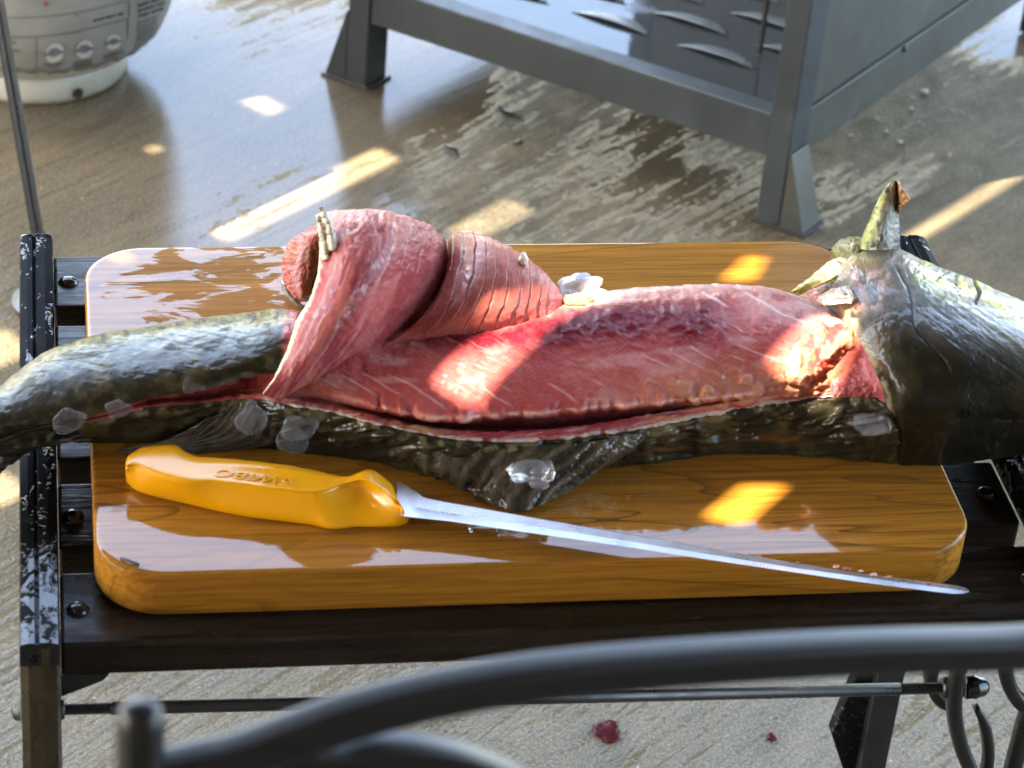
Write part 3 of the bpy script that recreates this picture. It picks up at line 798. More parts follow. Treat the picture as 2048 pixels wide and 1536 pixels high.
for x, y0, y1 in ((72, 74, 156), (258, 3, 37), (255, 38, 80)):
    ql += [[(x, y), (x+1.6, y), (x+1.6, y+8), (x, y+8)] for y in np.arange(y0, y1-6, 8)]
inkobj('printed_rule', ql, 'ink2')
q = []
inkrow(q, 187, 40, 250, 24, 4.5, 4, 1)
inkrow(q, 15, 84, 34, 84, 3.5, 1, 2); inkrow(q, 20, 100, 41, 100, 4, 1, 3)
for k in range(3): inkrow(q, 276, 9+k*11, 330, -8+k*11, 5.5, 3, 20+k)
for k in range(5): inkrow(q, 274, 46+k*8, 316, 31+k*8, 3.4, 4, 30+k)
inkobj('printed_text', q, 'ink')
q = []
inkrow(q, 88, 129, 127, 126, 3.5, 2, 41); inkrow(q, 94, 135, 120, 133, 3, 2, 42)
for k in range(3): inkrow(q, 148, 124+k*5, 186, 116+k*5, 3, 3, 50+k)
for k in range(2): inkrow(q, 208, 112+k*5, 250, 99+k*5, 3, 3, 60+k)
for k in range(5): inkrow(q, 268, 88+k*7, 312, 72+k*7, 2.6, 5, 70+k)
inkobj('small_print', q, 'ink2')
def disc_px(cx, cy, r, sy=1.0, n=20): return [(cx+r*math.cos(2*math.pi*k/n), cy+sy*r*math.sin(2*math.pi*k/n)-.16*r*math.cos(2*math.pi*k/n)) for k in range(n)]
for cx, cy, r in ((109, 106, 19), (169, 99, 18), (227, 84, 15)):
    bdg = decal('round_badge', disc_px(cx, cy, r), 'badge', sl, .0030)
    if bdg:
        decal('badge_print', disc_px(cx, cy-r*.05, r*.62, .75), 'badge2', sl, .0034)
        decal('badge_print', [(cx-r*1.05, cy+1), (cx+r*1.0, cy-5), (cx+r*1.0, cy+1), (cx-r*1.05, cy+7)], 'badge2', sl, .0036)
decal('red_stain', [(86, 7), (93, 4), (98, 8), (95, 11), (92, 14), (89, 10)], 'redspot', sl, .0030)
decal('red_stain', [(151, 29), (155, 27), (156, 31), (153, 33)], 'redspot', sl, .0030)
# drain hole in the foot ring
def ring_hit(px, py):
    d = ray(px, py)
    for t in np.linspace(2.2, 3.3, 2500):
        q = CAM+d*t
        if math.hypot(q[0]-TC[0], q[1]-TC[1]) <= .0992 and q[2] < .05: return q
def decal_r(name, pix, mat, off):
    V = [ring_hit(a, b) for a, b in pix]
    V = [v-ray(109, 180)*off for v in V]
    return mk(name, V, [tuple(range(len(V)))], M[mat], tank, False)
if ring_hit(157, 186) is not None:
    decal_r('rust_stain', disc_px(156, 187, 11, 1.0), 'rust', .0005); decal_r('drain_hole', disc_px(157, 186, 7.5, 1.05), 'slot', .0011)

# ------------------------------------------------------------------ slim black pole behind the left side frame
pb_ = P(99, 606, 0.0); ptop = PL(-5, 0, (pb_[0]-.02, pb_[1]+.06, 0), (0, -1, 0))
pole = empty('pole', pb_, 'slim black grooved metal pole leaning up behind the left bench frame', 'pole')
pts = [pb_+(ptop-pb_)*t for t in np.linspace(0, 1.9, 30)]
pp = [(.0058, -.003), (.0058, .003), (.003, .0045), (.0008, .0032), (-.0008, .0032), (-.003, .0045), (-.0058, .003), (-.0058, -.003), (0, -.005)]
sweep('shaft', pts, pp, M['iron_dry'], pole, up=(0, -1, 0), smooth=False)
lathe('base_plate', [(.0001, .0005), (.035, .0005), (.035, .004), (.012, .006), (.0001, .006)], pb_, ez, M['iron_dry'], pole, 24)
# ------------------------------------------------------------------ the fish
fish = empty('fish', B(1000, 880, 0), 'large half-filleted dark olive fish with exposed pink flesh lying across the board', 'fish')
M['fish'] = mat_albedo('wet_fish_flesh', rough=.36, sss=.10, spec=.22, film=(120, .56, .62), coat=.55, bscale=420, bstr=.22, bdist=.0003, wav=(80, .0005))
M['skin'] = mat_albedo('wet_fish_skin', rough=.36, spec=.12, film=(40, .41, .47), coat=.50, fscale=(.8, 1.4, 1), bscale=260, bstr=.3, bdist=.0003, wav=(50, .0008))
M['headskin'] = mat_albedo('wet_head_skin', rough=.34, spec=.16, film=(48, .45, .54), coat=.50, fscale=(.5, 1.6, 1.2), bscale=420, bstr=.35, bdist=.0004, wav=(36, .0004))
M['fin'] = mat_albedo('wet_fin_membrane', rough=.32, spec=.15, film=(60, .40, .50), coat=1.0, fscale=(1, 1, 1), bscale=420, bstr=.25, bdist=.0003, wav=(90, .0008))
M['slime'] = mat_film('clear_fish_scale')
M['ice_clear'] = mat_jelly('melting_clear_ice', weight=.92, col=(.80, .80, .80), alpha_rough=.06)
M['ice'] = mat_jelly('clear_ice', weight=.45, col=(.86, .87, .88), alpha_rough=.12)

FLESH = np.array([.345, .062, .060]); FLESH_L = np.array([.50, .150, .122]); BLOOD = np.array([.125, .006, .012]); FAT = np.array([.66, .42, .33]); ROE = np.array([.66, .13, .07])
SKIN = np.array([.022, .019, .011]); OLIVE = np.array([.058, .047, .020]); YEL = np.array([.26, .23, .045]); MEMB = np.array([.50, .46, .40]); DEEP = np.array([.055, .008, .010])

def stations(S, nv):
    """S = [(x, [13 y], [13 h], optional [13 dx])] -> control points with hidden back side"""
    C, K = [], []
    for st in S:
        x, ys, hs = st[0], st[1], st[2]; dx = st[3] if len(st) > 3 else [0]*len(ys)
        row = [B(x+d, y, h) for y, h, d in zip(ys, hs, dx)]
        p0 = row[0]; hb = max(p0[2]-(ZB+.001), .006)
        back = [p0+np.array([0, .36*hb, -hb*.99]), p0+np.array([0, .55*hb, -hb*.62]), p0+np.array([0, .36*hb, -hb*.22])]
        C.append(back+row); K.append([(x, ys[0]-60), (x, ys[0]-40), (x, ys[0]-15)]+[(x+d, y) for y, d in zip(ys, dx)])
    return np.array(C), np.array(K, float)
hB = [.050, .055, .058, .058, .055, .050, .041, .031, .034, .032, .024, .012, .001]
S = [
 (-300, [985, 988, 992, 998, 1006, 1014, 1022, 1025, 1028, 1032, 1041, 1051, 1060], [.004, .006, .007, .006, .004, .000, -.004, -.005, -.006, -.007, -.013, -.019, -.024]),
 (-190, [902, 908, 914, 926, 942, 957, 971, 976, 980, 985, 1001, 1017, 1030], [.014, .017, .018, .017, .014, .010, .005, .004, .004, .002, -.006, -.014, -.022]),
 (-90, [835, 842, 850, 865, 885, 905, 920, 925, 930, 936, 955, 975, 992], [.024, .027, .029, .029, .026, .021, .016, .014, .014, .012, .004, -.006, -.016]),
 (-30, [796, 803, 812, 828, 850, 870, 887, 891, 895, 900, 922, 945, 966], [.031, .034, .036, .035, .032, .027, .022, .019, .019, .018, .009, -.001, -.012]),
 (0, [775, 782, 793, 812, 834, 852, 868, 872, 876, 882, 903, 926, 947], [.026, .029, .031, .032, .031, .028, .023, .022, .022, .021, .012, .003, -.008]),
 (85, [711, 720, 735, 760, 790, 822, 846, 850, 853, 858, 869, 881, 893], [.028, .032, .035, .037, .036, .033, .027, .025, .025, .023, .016, .008, -.002]),
 (190, [673, 683, 703, 733, 765, 798, 829, 834, 838, 843, 857, 871, 886], [.032, .036, .039, .041, .041, .037, .030, .026, .026, .025, .018, .010, .001]),
 (300, [656, 667, 688, 716, 742, 770, 794, 803, 808, 815, 835, 858, 884], [.036, .040, .043, .045, .045, .042, .035, .027, .029, .028, .022, .012, .001]),
 (410, [640, 652, 673, 700, 727, 754, 778, 793, 799, 806, 830, 856, 882], [.039, .043, .046, .048, .048, .045, .038, .027, .029, .029, .023, .012, .001]),
 (500, [629, 640, 660, 684, 706, 727, 748, 778, 788, 797, 824, 856, 893], [.042, .046, .050, .052, .052, .050, .044, .028, .031, .030, .024, .012, .001]),
 (575, [622, 634, 652, 672, 690, 710, 748, 782, 798, 812, 840, 872, 903], [.050, .055, .058, .058, .056, .053, .045, .036, .035, .033, .026, .013, .001]),
 (660, [640, 655, 675, 695, 720, 752, 788, 802, 812, 825, 852, 882, 912], hB),
 (760, [642, 654, 670, 690, 718, 755, 816, 826, 836, 851, 876, 902, 927], hB),
 (880, [628, 642, 664, 700, 736, 778, 838, 849, 858, 876, 905, 930, 955], [.052, .057, .060, .060, .056, .050, .040, .027, .031, .029, .022, .011, .001]),
 (1000, [612, 628, 655, 695, 735, 782, 832, 857, 864, 886, 910, 932, 952], [.054, .059, .062, .061, .057, .050, .041, .025, .031, .028, .021, .011, .001]),
 (1120, [599, 613, 633, 680, 725, 776, 825, 854, 858, 880, 905, 926, 946], [.055, .060, .063, .062, .057, .051, .042, .026, .032, .029, .021, .011, .001]),
 (1240, [584, 599, 616, 663, 714, 765, 812, 838, 842, 867, 893, 913, 933], [.056, .061, .065, .064, .059, .052, .043, .030, .034, .030, .022, .011, .001]),
 (1360, [575, 590, 611, 658, 711, 760, 803, 816, 822, 842, 870, 893, 918], [.057, .062, .066, .065, .060, .053, .045, .035, .036, .031, .022, .011, .001]),
 (1470, [573, 588, 607, 655, 705, 752, 792, 799, 805, 820, 850, 880, 908], [.058, .063, .067, .066, .061, .053, .045, .040, .039, .033, .022, .011, .001]),
 (1560, [582, 596, 616, 657, 700, 742, 778, 786, 792, 806, 842, 876, 909], [.058, .063, .067, .066, .061, .053, .045, .042, .040, .034, .023, .011, .001]),
 (1650, [612, 622, 640, 670, 704, 738, 768, 776, 783, 796, 838, 878, 915], [.056, .061, .065, .065, .060, .053, .046, .043, .041, .037, .028, .014, .001]),
 (1730, [655, 663, 676, 699, 725, 748, 766, 773, 780, 793, 840, 884, 921], [.050, .056, .060, .060, .056, .051, .046, .045, .044, .042, .034, .018, .001]),
 (1790, [690, 694, 702, 716, 735, 752, 766, 774, 783, 800, 842, 886, 924], [.040, .046, .050, .051, .050, .048, .047, .047, .047, .046, .039, .021, .001]),
 (1850, [720, 722, 728, 738, 750, 762, 772, 778, 784, 796, 834, 878, 920], [.030, .036, .040, .042, .042, .042, .042, .041, .040, .034, .022, .010, .001]),
]
C, K = stations(S, 13)
NU, NVV = 820, 330
def loft(C, K, nu, nv):
    X = crm(crm(C, nu, 0), nv, 1); k = crm(crm(K, nu, 0), nv, 1); return X, k
X, k = loft(C, K, NU, NVV)
px, py = k[..., 0], k[..., 1]
v = np.broadcast_to(np.linspace(-3, 12, NVV)[None, :], px.shape)      # row index along the girth
u = px
N = gnormal(X)
N *= np.sign(np.mean(N[..., 2][:, NVV//3]))
nz1 = fbm(px/60, py/60, 0, 1); nz2 = fbm(px/18, py/18, 0, 2); nz3 = fbm(px/6, py/6, 0, 3, 3); nzS = fbm((px+py*1.9)/26, (py-px*.45)/5.0, 0, 4, 4)
# ---- regions
tailw = sm(585, 555, px+nz2*16)                       # 1 on the unskinned tail
vb = 8.95+nz2*.10+nz1*.15
lowskin = sm(-.03, .03, v-vb)
slit = tailw*sm(6.05, 6.25, v+nz2*.12)*(1-lowskin)*sm(120, 230, px+nz2*30)
upskin = np.maximum(tailw*sm(6.20, 6.05, v+nz2*.12), sm(240, 140, px+nz2*30)*(1-lowskin))
skinw = np.clip(np.maximum(lowskin, upskin), 0, 1)
backskin = sm(-.35, -.65, v+nz2*.3)                    # the hidden side is still skinned
skinw = np.maximum(skinw, backskin)
# ---- flesh albedo
c = np.broadcast_to(FLESH, X.shape).copy()
c = mixc(c, FLESH_L, sm(-.1, .5, nz1)*.55)
c = mixc(c, np.array([.27, .045, .055]), sm(.0, .5, nzS*.45+.55*nz1)*.6)
c = mixc(c, FLESH_L, sm(.10, .5, -nzS*.5-.5*nz2)*.45)
c = mixc(c, np.array([.52, .20, .10]), sm(1180, 1420, px)*sm(3.6, 5.0, v)*.35)
c = mixc(c, np.array([.50, .24, .22]), sm(.15, .5, fbm(px/110, py/40, 0, 36, 3))*.6)  # pale smears of connective tissue, with glare painted into the colour
vbl = 2.62+.35*nz1+sm(1300, 1500, px)*.25
blood = np.exp(-((v-vbl)/(.72+.30*sm(1150, 1400, px)))**2)*sm(690, 950, px)*sm(1500, 1400, px)*(.75+.25*sm(-.35, .15, nz2+.3*nz1))
c = mixc(c, BLOOD, np.clip(blood*1.15, 0, 1))
c = mixc(c, np.array([.24, .02, .035]), blood*sm(.2, .5, nz3+nz2*.5)*.5)
fat = sm(1.75, .9, v+nz2*.35+1.1*sm(1200, 1330, px))*sm(840, 960, px)
c = mixc(c, FAT, fat*(.80+.2*sm(-.2, .3, nz3)))
rib = np.maximum(sm(1440, 1540, px)*sm(3.2, 2.0, v), sm(1130, 1240, px)*sm(1.9, 1.1, v+nz2*.4))
c = mixc(c, np.array([.58, .30, .26]), rib*.75*sm(-.7, .1, nz2+.4*nz1))
whit = sm(4.6, 5.4, v+nz2*.4)*sm(1180, 1420, px)*sm(1740, 1600, px)
lump = sm(-.15, .5, fbm(px/24, py/20, 0, 31, 2))
c = mixc(c, np.array([.46, .22, .125]), whit*(.25+.55*lump))
fl_m = sm(3.0, 3.5, v)*sm(5.9, 5.5, v)*sm(-.5, .3, nz2+nz1)
# myosepta: pale slanted lines that fade in and out
def septa(off, slope, spacing, wdt, seed):
    ph = (px-(py-600)/slope-off)/spacing+.42*fbm(px/150, py/110, 0, seed, 3)
    d = np.abs(ph-np.round(ph))*spacing
    return np.exp(-(d/wdt)**2), np.round(ph)
sA, idA = septa(1300, .48, 62, 3.6, 41)
keepA = sm(.0, .5, vn(idA*3.7, py/26, 0, 43))
mA = sm(2.7, 3.3, v)*sm(5.0, 4.1, v)*sm(660, 760, px)*sm(1640, 1560, px)
wA = sA*keepA*mA*(.06+.70*sm(1220, 1330, px))*sm(-.5, .2, nz2+nz1)
sB, idB = septa(820, .62, 47, 3.2, 45)
mB = sm(4.7, 5.0, v)*sm(5.75, 5.4, v)*sm(600, 640, px)*sm(1240, 1180, px)
wB = sB*mB*sm(-.3, .3, vn(idB*5.1, py/40, 0, 46))*.55
sC, idC = septa(1330, .55, 88, 5, 47)
mC = sm(.4, 1.0, v)*sm(3.2, 2.4, v)*sm(1330, 1420, px)*sm(1660, 1600, px)
wC = sC*mC*.95*sm(-.4, .2, vn(idC*2.3, py/30, 0, 48))
sD, idD = septa(700, .42, 30, 2.2, 49)
mD = sm(2.0, 2.6, v)*sm(4.6, 3.8, v)*sm(600, 680, px)*sm(1080, 960, px)
wD = sD*mD*.25*sm(-.1, .5, vn(idD*2.9, py/16, 0, 50))
white = np.clip(wA+wB+wC+wD, 0, 1)
c = mixc(c, np.array([.66, .46, .42]), np.clip(white*1.1, 0, 1)*.9)
vf = np.abs(((px+np.abs(py-(700-(px-1000)*.06))*1.5)/13+.8*nz1) % 1-.5)*2                 # fine chevron fibres
c = mixc(c, np.array([.50, .20, .17]), sm(.62, .95, vf)*fl_m*.30)
c = mixc(c, np.array([.20, .028, .036]), sm(.35, .02, vf)*fl_m*.30)
# lip of the upper flesh and the pocket under it, its shade painted dark
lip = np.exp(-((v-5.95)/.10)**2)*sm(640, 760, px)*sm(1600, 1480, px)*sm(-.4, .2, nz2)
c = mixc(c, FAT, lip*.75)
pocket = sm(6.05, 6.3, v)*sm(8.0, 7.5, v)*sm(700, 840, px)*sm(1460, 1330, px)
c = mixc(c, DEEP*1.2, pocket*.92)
strip = sm(7.7, 8.1, v)*(1-skinw)*(1-tailw)
fib = fbm(px/38+py/30, (py+px*.22)/4.5, 0, 51, 4)
c = mixc(c, np.array([.24, .03, .045]), strip*sm(-.1, .3, fib)*.8)
c = mixc(c, np.array([.60, .36, .32]), strip*sm(.12, .38, -fib)*.7)
c = mixc(c, np.array([.62, .38, .14]), strip*np.exp(-((px-835)/48)**2-((v-8.25)/.35)**2)*.9)
memb = np.exp(-((v-vb+.12)/(.13+.08*nz2))**2)*(1-tailw)*sm(-.55, .05, nz2+.5*nz1)
c = mixc(c, MEMB, np.clip(memb*1.1, 0, 1)*.85)
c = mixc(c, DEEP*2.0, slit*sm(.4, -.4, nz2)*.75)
# ---- skin albedo
cs = np.broadcast_to(SKIN, X.shape).copy()
cs = mixc(cs, OLIVE, sm(-.1, .4, nz1+.5*nz2)*.7)
top = sm(2.2, .1, v+nz2*.9+nz1*.5)*sm(640, 560, px)
cs = mixc(cs, YEL, top*.75*sm(-.5, .3, nz2+nz3*.5))
cs = mixc(cs, np.array([.14, .12, .045]), sm(100, 20, px)*sm(4.5, 1, v)*.6)
cs = mixc(cs, np.array([.075, .062, .032]), upskin*sm(.0, .5, nz2)*.5)
cs = mixc(cs, np.array([.16, .135, .07]), lowskin*np.exp(-((v-vb-.35)/.3)**2)*sm(.0, .4, nz2+nz1)*.8)
cs = mixc(cs, np.array([.12, .055, .015]), lowskin*np.exp(-((v-11.0-.3*nz1)/.28)**2)*sm(1260, 1330, px)*sm(1640, 1560, px)*sm(-.2, .3, fbm(px/70, py/7, 0, 66))*.9)
c = c*(1-skinw[..., None])+cs*skinw[..., None]
# ---- relief
fl = (1-skinw)
d = fl*(nz2*.0007+nz3*.00018+nzS*.00025)
d += fl*blood*(fbm(px/24, py/17, 0, 61, 4)*.0015+.0008)
d += fl*whit*(lump*.0018)
d += fl*np.clip(wA+wC, 0, 1)*.0004+fl*wB*.0005
d += strip*fib*.0022
d += fl*sm(1480, 1560, px)*sm(4.9, 4.0, v)*0
d += memb*.0008*(1+nz3)
# lip waviness
d += np.exp(-((v-5.9)/.35)**2)*(1-tailw)*(.0018*vn(px/33, 0, 0, 71)+.0012*vn(px/11, 0, 0, 72))
# scales on the tail: rows of overlapping plates
sx_ = (px*.98+py*.20)/21.0; sy__ = (py*.98-px*.20)/15.0
row_ = np.floor(sy__); fx_ = (sx_+.5*(row_ % 2)) % 1-.5; fy_ = sy__ % 1
plate = np.clip(1-(fx_*2)**2, 0, 1)**.5*fy_
d += upskin*(plate*.00025*sm(0, .3, nz1+.25)+nz2*.00045+nz3*.00005)
d += lowskin*(nz2*.0008+nz3*.0002+.0026*fbm(px/38, (py+px*.25)/15, 0, 85, 2)*sm(9.1, 9.5, v)*sm(11.6, 10.8, v)+.0014*fbm(px/90, (py+px*.1)/9, 0, 81, 3)*sm(9.2, 9.8, v))
d += lowskin*.0016*np.exp(-((v-vb-.22)/.16)**2)*(.5+vn(px/17, 0, 0, 83))*(1-tailw)
X = X+N*d[..., None]
c *= (1+.10*nz3[..., None])
fi = int(0)
dry = upskin*sm(1.3, .3, v+nz2*.5)*.85+lowskin*sm(1250, 1400, px)*.3+fl*np.clip(blood, 0, 1)*1.0
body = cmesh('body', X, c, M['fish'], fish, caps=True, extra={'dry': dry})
# one surface, two finishes: skin and flesh share the mesh
body.data.materials.append(M['skin'])
fsk = (skinw[:-1, :-1]+skinw[1:, 1:])*.5 > .5
body.data.polygons.foreach_set('material_index', np.append(fsk.astype(np.int32).ravel(), [1, 1]).astype(np.int32))

# ------------------------------------------------------------------ fillet peeled back and folded over
def patch(name, rows, nu, nv, paint, mat, parent, thick=0.0):
    A = np.array(rows, float)
    C = np.array([[B(*q) for q in r] for r in A]); X, kk = loft(C, A[..., :2], nu, nv)
    uu, vv = np.meshgrid(np.linspace(0, 1, nu), np.linspace(0, 1, nv), indexing='ij')
    N = gnormal(X)
    if np.mean(N @ FWD) > 0: N = -N
    col, d = paint(kk[..., 0], kk[..., 1], uu, vv)
    o = cmesh(name, X+N*d[..., None], col, mat, parent)
    if thick:
        so = o.modifiers.new('thickness', 'SOLIDIFY'); so.thickness = thick; so.offset = -1 if np.mean(N @ FWD) < 0 and True else 1
    return o
def paint_flap(px, py, u, v):
    # v: 0 at the cut left rim, 1 at the seam; u: bottom to over the crest
    n1 = fbm(px/45, py/45, 1, 101); n2 = fbm(px/14, py/14, 1, 102); n3 = fbm(px/5, py/5, 1, 103, 3)
    fibre = fbm(v*17+.7*n1, u*4.0, 0, 104, 4)
    c = np.broadcast_to(np.array([.28, .052, .053]), px.shape+(3,)).copy()
    c = mixc(c, np.array([.22, .030, .045]), sm(-.05, .4, fibre*.6+.6*n1)*.65)
    c = mixc(c, np.array([.52, .17, .15]), sm(.0, .4, -fibre)*.5)
    c = mixc(c, np.array([.58, .22, .18]), sm(.40, .66, u)*sm(.1, .35, v)*.55)
    c = mixc(c, np.array([.62, .20, .13]), sm(.52, .64, u)*sm(.2, .45, n2+.25)*.8)
    c = mixc(c, np.array([.36, .17, .08]), sm(.78, .95, v)*sm(.25, .6, u)*.45)
    w = np.zeros_like(px)
    for q0, amp, seed in ((.33, .05, 1), (.42, .06, 2), (.55, .07, 3), (.68, .06, 4), (.25, .03, 5)):
        ln = q0+amp*vn(u*4, 0, 0, 120+seed)+.02*vn(u*17, 0, 0, 140+seed)+(.55-q0)*.25*(1-u)
        w = np.maximum(w, np.exp(-((v-ln)/.011)**2)*sm(-.2, .35, vn(u*7, seed, 0, 160)))
    w = np.maximum(w, np.exp(-((v-.28-.05*vn(u*6, 0, 0, 171))/.022)**2)*sm(.42, .52, u)*.8)
    c = mixc(c, np.array([.56, .32, .28]), np.clip(w, 0, 1)*.36)
    red = np.exp(-((v-.22-.06*vn(u*5, 2, 0, 175))/.03)**2)*sm(.2, .3, u)*sm(.56, .5, u)
    c = mixc(c, np.array([.34, .015, .03]), red*.8)
    rim = sm(.215, .18, v+n2*.02+.02*n1)
    cream = np.array([.52, .46, .30])
    c = c*(1-rim[..., None])+np.broadcast_to(cream, c.shape)*rim[..., None]
    inner = sm(.085, .06, v+n2*.015)
    sk = np.broadcast_to(np.array([.030, .018, .006]), c.shape)+np.array([.075, .035, .006])*sm(.0, .4, fbm(px/12, py/9, 0, 180))[..., None]
    c = c*(1-inner[..., None])+sk*inner[..., None]
    dark = sm(.93, .99, v+n2*.02)
    c = mixc(c, np.array([.13, .012, .02]), dark*.9)
    groov = np.abs(((v*22+.6*n1) % 1)-.5)*2
    d = n2*.0005+n3*.00006+fibre*.0005-.0003*sm(.25, .0, groov)*sm(.62, .75, v)*sm(.2, .35, u)
    d += sm(.46, .6, u)*sm(.75, .6, u)*(n2*.0009+n3*.0001)+w*.0002-red*.0008
    return c*(1+.1*n3[..., None]), d
# rows from the bottom edge up over the crest and down behind;  columns: inside of the rim, rim, ... , seam
flap_rows = [
 [(560, 795, .030), (528, 786, .050), (532, 792, .050), (560, 796, .047), (600, 778, .048), (650, 748, .052), (700, 716, .055), (760, 694, .056), (810, 674, .056)],
 [(585, 742, .040), (545, 760, .056), (556, 764, .058), (590, 758, .060), (632, 735, .064), (690, 700, .067), (745, 672, .067), (800, 648, .064), (848, 638, .056)],
 [(610, 690, .052), (574, 700, .066), (588, 706, .071), (622, 705, .076), (668, 685, .080), (725, 652, .082), (782, 620, .079), (836, 598, .072), (878, 594, .058)],
 [(630, 628, .064), (594, 640, .078), (612, 645, .084), (650, 645, .091), (698, 625, .095), (752, 592, .096), (806, 562, .091), (858, 545, .080), (892, 548, .064)],
 [(645, 572, .074), (626, 582, .088), (640, 585, .095), (676, 580, .103), (722, 560, .107), (774, 530, .106), (824, 508, .098), (868, 500, .085), (896, 510, .068)],
 [(655, 512, .082), (638, 520, .098), (655, 522, .105), (692, 512, .113), (738, 494, .116), (786, 474, .113), (832, 464, .103), (870, 468, .088), (892, 486, .070)],
 [(662, 462, .088), (642, 456, .106), (662, 455, .112), (698, 450, .118), (744, 444, .120), (790, 438, .116), (832, 442, .104), (866, 456, .088), (886, 476, .068)],
 [(668, 440, .086), (652, 428, .104), (668, 424, .108), (702, 421, .112), (746, 418, .113), (792, 426, .108), (832, 440, .096), (862, 456, .080), (882, 474, .062)],
 [(672, 445, .076), (660, 436, .088), (676, 432, .092), (708, 432, .092), (748, 432, .090), (792, 440, .086), (830, 452, .076), (858, 468, .064), (878, 484, .050)],
 [(676, 500, .050), (664, 500, .056), (680, 500, .058), (712, 500, .058), (750, 500, .056), (792, 502, .052), (826, 506, .046), (852, 512, .040), (872, 520, .032)],
 [(680, 580, .016), (668, 580, .018), (684, 580, .018), (716, 580, .018), (752, 580, .017), (792, 580, .016), (824, 578, .015), (850, 576, .014), (868, 576, .012)],
]
flap = patch('fillet', flap_rows, 330, 300, paint_flap, M['fish'], fish)

def paint_lobe(px, py, u, v):
    n1 = fbm(px/40, py/40, 2, 201); n2 = fbm(px/14, py/14, 2, 202); n3 = fbm(px/5, py/5, 2, 203, 3)
    c = np.broadcast_to(np.array([.36, .085, .068]), px.shape+(3,)).copy()
    c = mixc(c, np.array([.54, .20, .14]), sm(.25, .6, u)*sm(.15, .45, v)*.6)
    c = mixc(c, np.array([.34, .19, .07]), sm(.5, .75, u)*sm(.5, .05, v)*.55)
    c = mixc(c, np.array([.50, .13, .12]), sm(.75, .95, v)*.6)
    c = mixc(c, np.array([.20, .02, .03]), sm(.10, .02, v+n2*.03)*.85)
    ph = v*13.5+.55*np.sin(u*2.6)+.25*n1
    fr = ph-np.floor(ph)
    line = np.exp(-((fr-.5)/.055)**2)*sm(.10, .2, v)*sm(.99, .9, v)*sm(-.5, .1, vn(np.floor(ph)*3.1, u*4, 0, 210)+.4)
    c = mixc(c, np.array([.24, .05, .042]), line*.55)
    c = mixc(c, np.array([.62, .30, .22]), np.exp(-((fr-.66)/.06)**2)*sm(.12, .25, v)*.40)
    step = np.where(fr < .5, fr+.5, fr-.5)
    d = (step-.5)*.0009*sm(.08, .2, v)*sm(1.0, .9, v)-line*.0004+n2*.0004+n3*.00008
    return c*(1+.08*n3[..., None]), d
lobe_rows = [
 [(700, 722, .050), (780, 704, .054), (850, 694, .054), (920, 684, .056), (990, 670, .058), (1050, 652, .060), (1092, 636, .061), (1118, 622, .060)],
 [(745, 702, .056), (815, 672, .062), (880, 660, .066), (945, 650, .068), (1008, 636, .069), (1060, 622, .068), (1098, 612, .066), (1124, 606, .062)],
 [(800, 672, .060), (855, 632, .070), (912, 620, .076), (970, 610, .078), (1024, 600, .077), (1070, 592, .074), (1102, 590, .070), (1124, 594, .064)],
 [(850, 628, .060), (884, 585, .074), (934, 570, .083), (984, 562, .085), (1032, 560, .083), (1072, 562, .078), (1100, 568, .072), (1120, 582, .064)],
 [(884, 570, .060), (900, 535, .074), (946, 520, .086), (990, 516, .089), (1032, 524, .085), (1068, 536, .079), (1094, 552, .072), (1114, 574, .063)],
 [(895, 520, .060), (905, 494, .072), (946, 483, .085), (986, 488, .087), (1024, 502, .083), (1060, 522, .076), (1088, 545, .068), (1110, 570, .060)],
 [(896, 490, .058), (905, 472, .068), (942, 468, .077), (980, 477, .078), (1018, 494, .074), (1056, 518, .068), (1086, 543, .060), (1108, 569, .054)],
 [(896, 490, .046), (906, 476, .054), (942, 474, .060), (980, 484, .060), (1018, 501, .056), (1056, 524, .052), (1086, 549, .047), (1106, 573, .042)],
 [(898, 560, .014), (910, 555, .016), (944, 555, .018), (980, 560, .018), (1018, 570, .016), (1054, 585, .014), (1082, 600, .012), (1100, 612, .012)],
]
patch('fillet', lobe_rows, 260, 300, paint_lobe, M['fish'], fish)

def paint_curl(px, py, u, v):
    n1 = fbm(px/30, py/30, 3, 301); n2 = fbm(px/10, py/10, 3, 302); n3 = fbm(px/4, py/4, 3, 303, 3)
    c = np.broadcast_to(np.array([.46, .135, .125]), px.shape+(3,)).copy()
    c = mixc(c, np.array([.36, .19, .10]), sm(.0, .4, n1)*.5)
    c = mixc(c, np.array([.60, .36, .40]), np.exp(-((v-.5-.1*n1)/.07)**2)*.6)
    c = mixc(c, np.array([.60, .20, .14]), sm(.75, .95, u)*.6)
    edge = sm(.10, .03, v+n2*.02)
    c = mixc(c, np.array([.58, .46, .40]), edge)
    sk = sm(.80, .84, v+n2*.05)
    c = mixc(c, np.array([.055, .030, .008]), sk)
    c = mixc(c, np.array([.16, .075, .012]), sk*sm(.05, .35, fbm(px/9, py/7, 0, 310)))
    d = n2*.0012+n3*.0005-.0025*sk
    return c, d
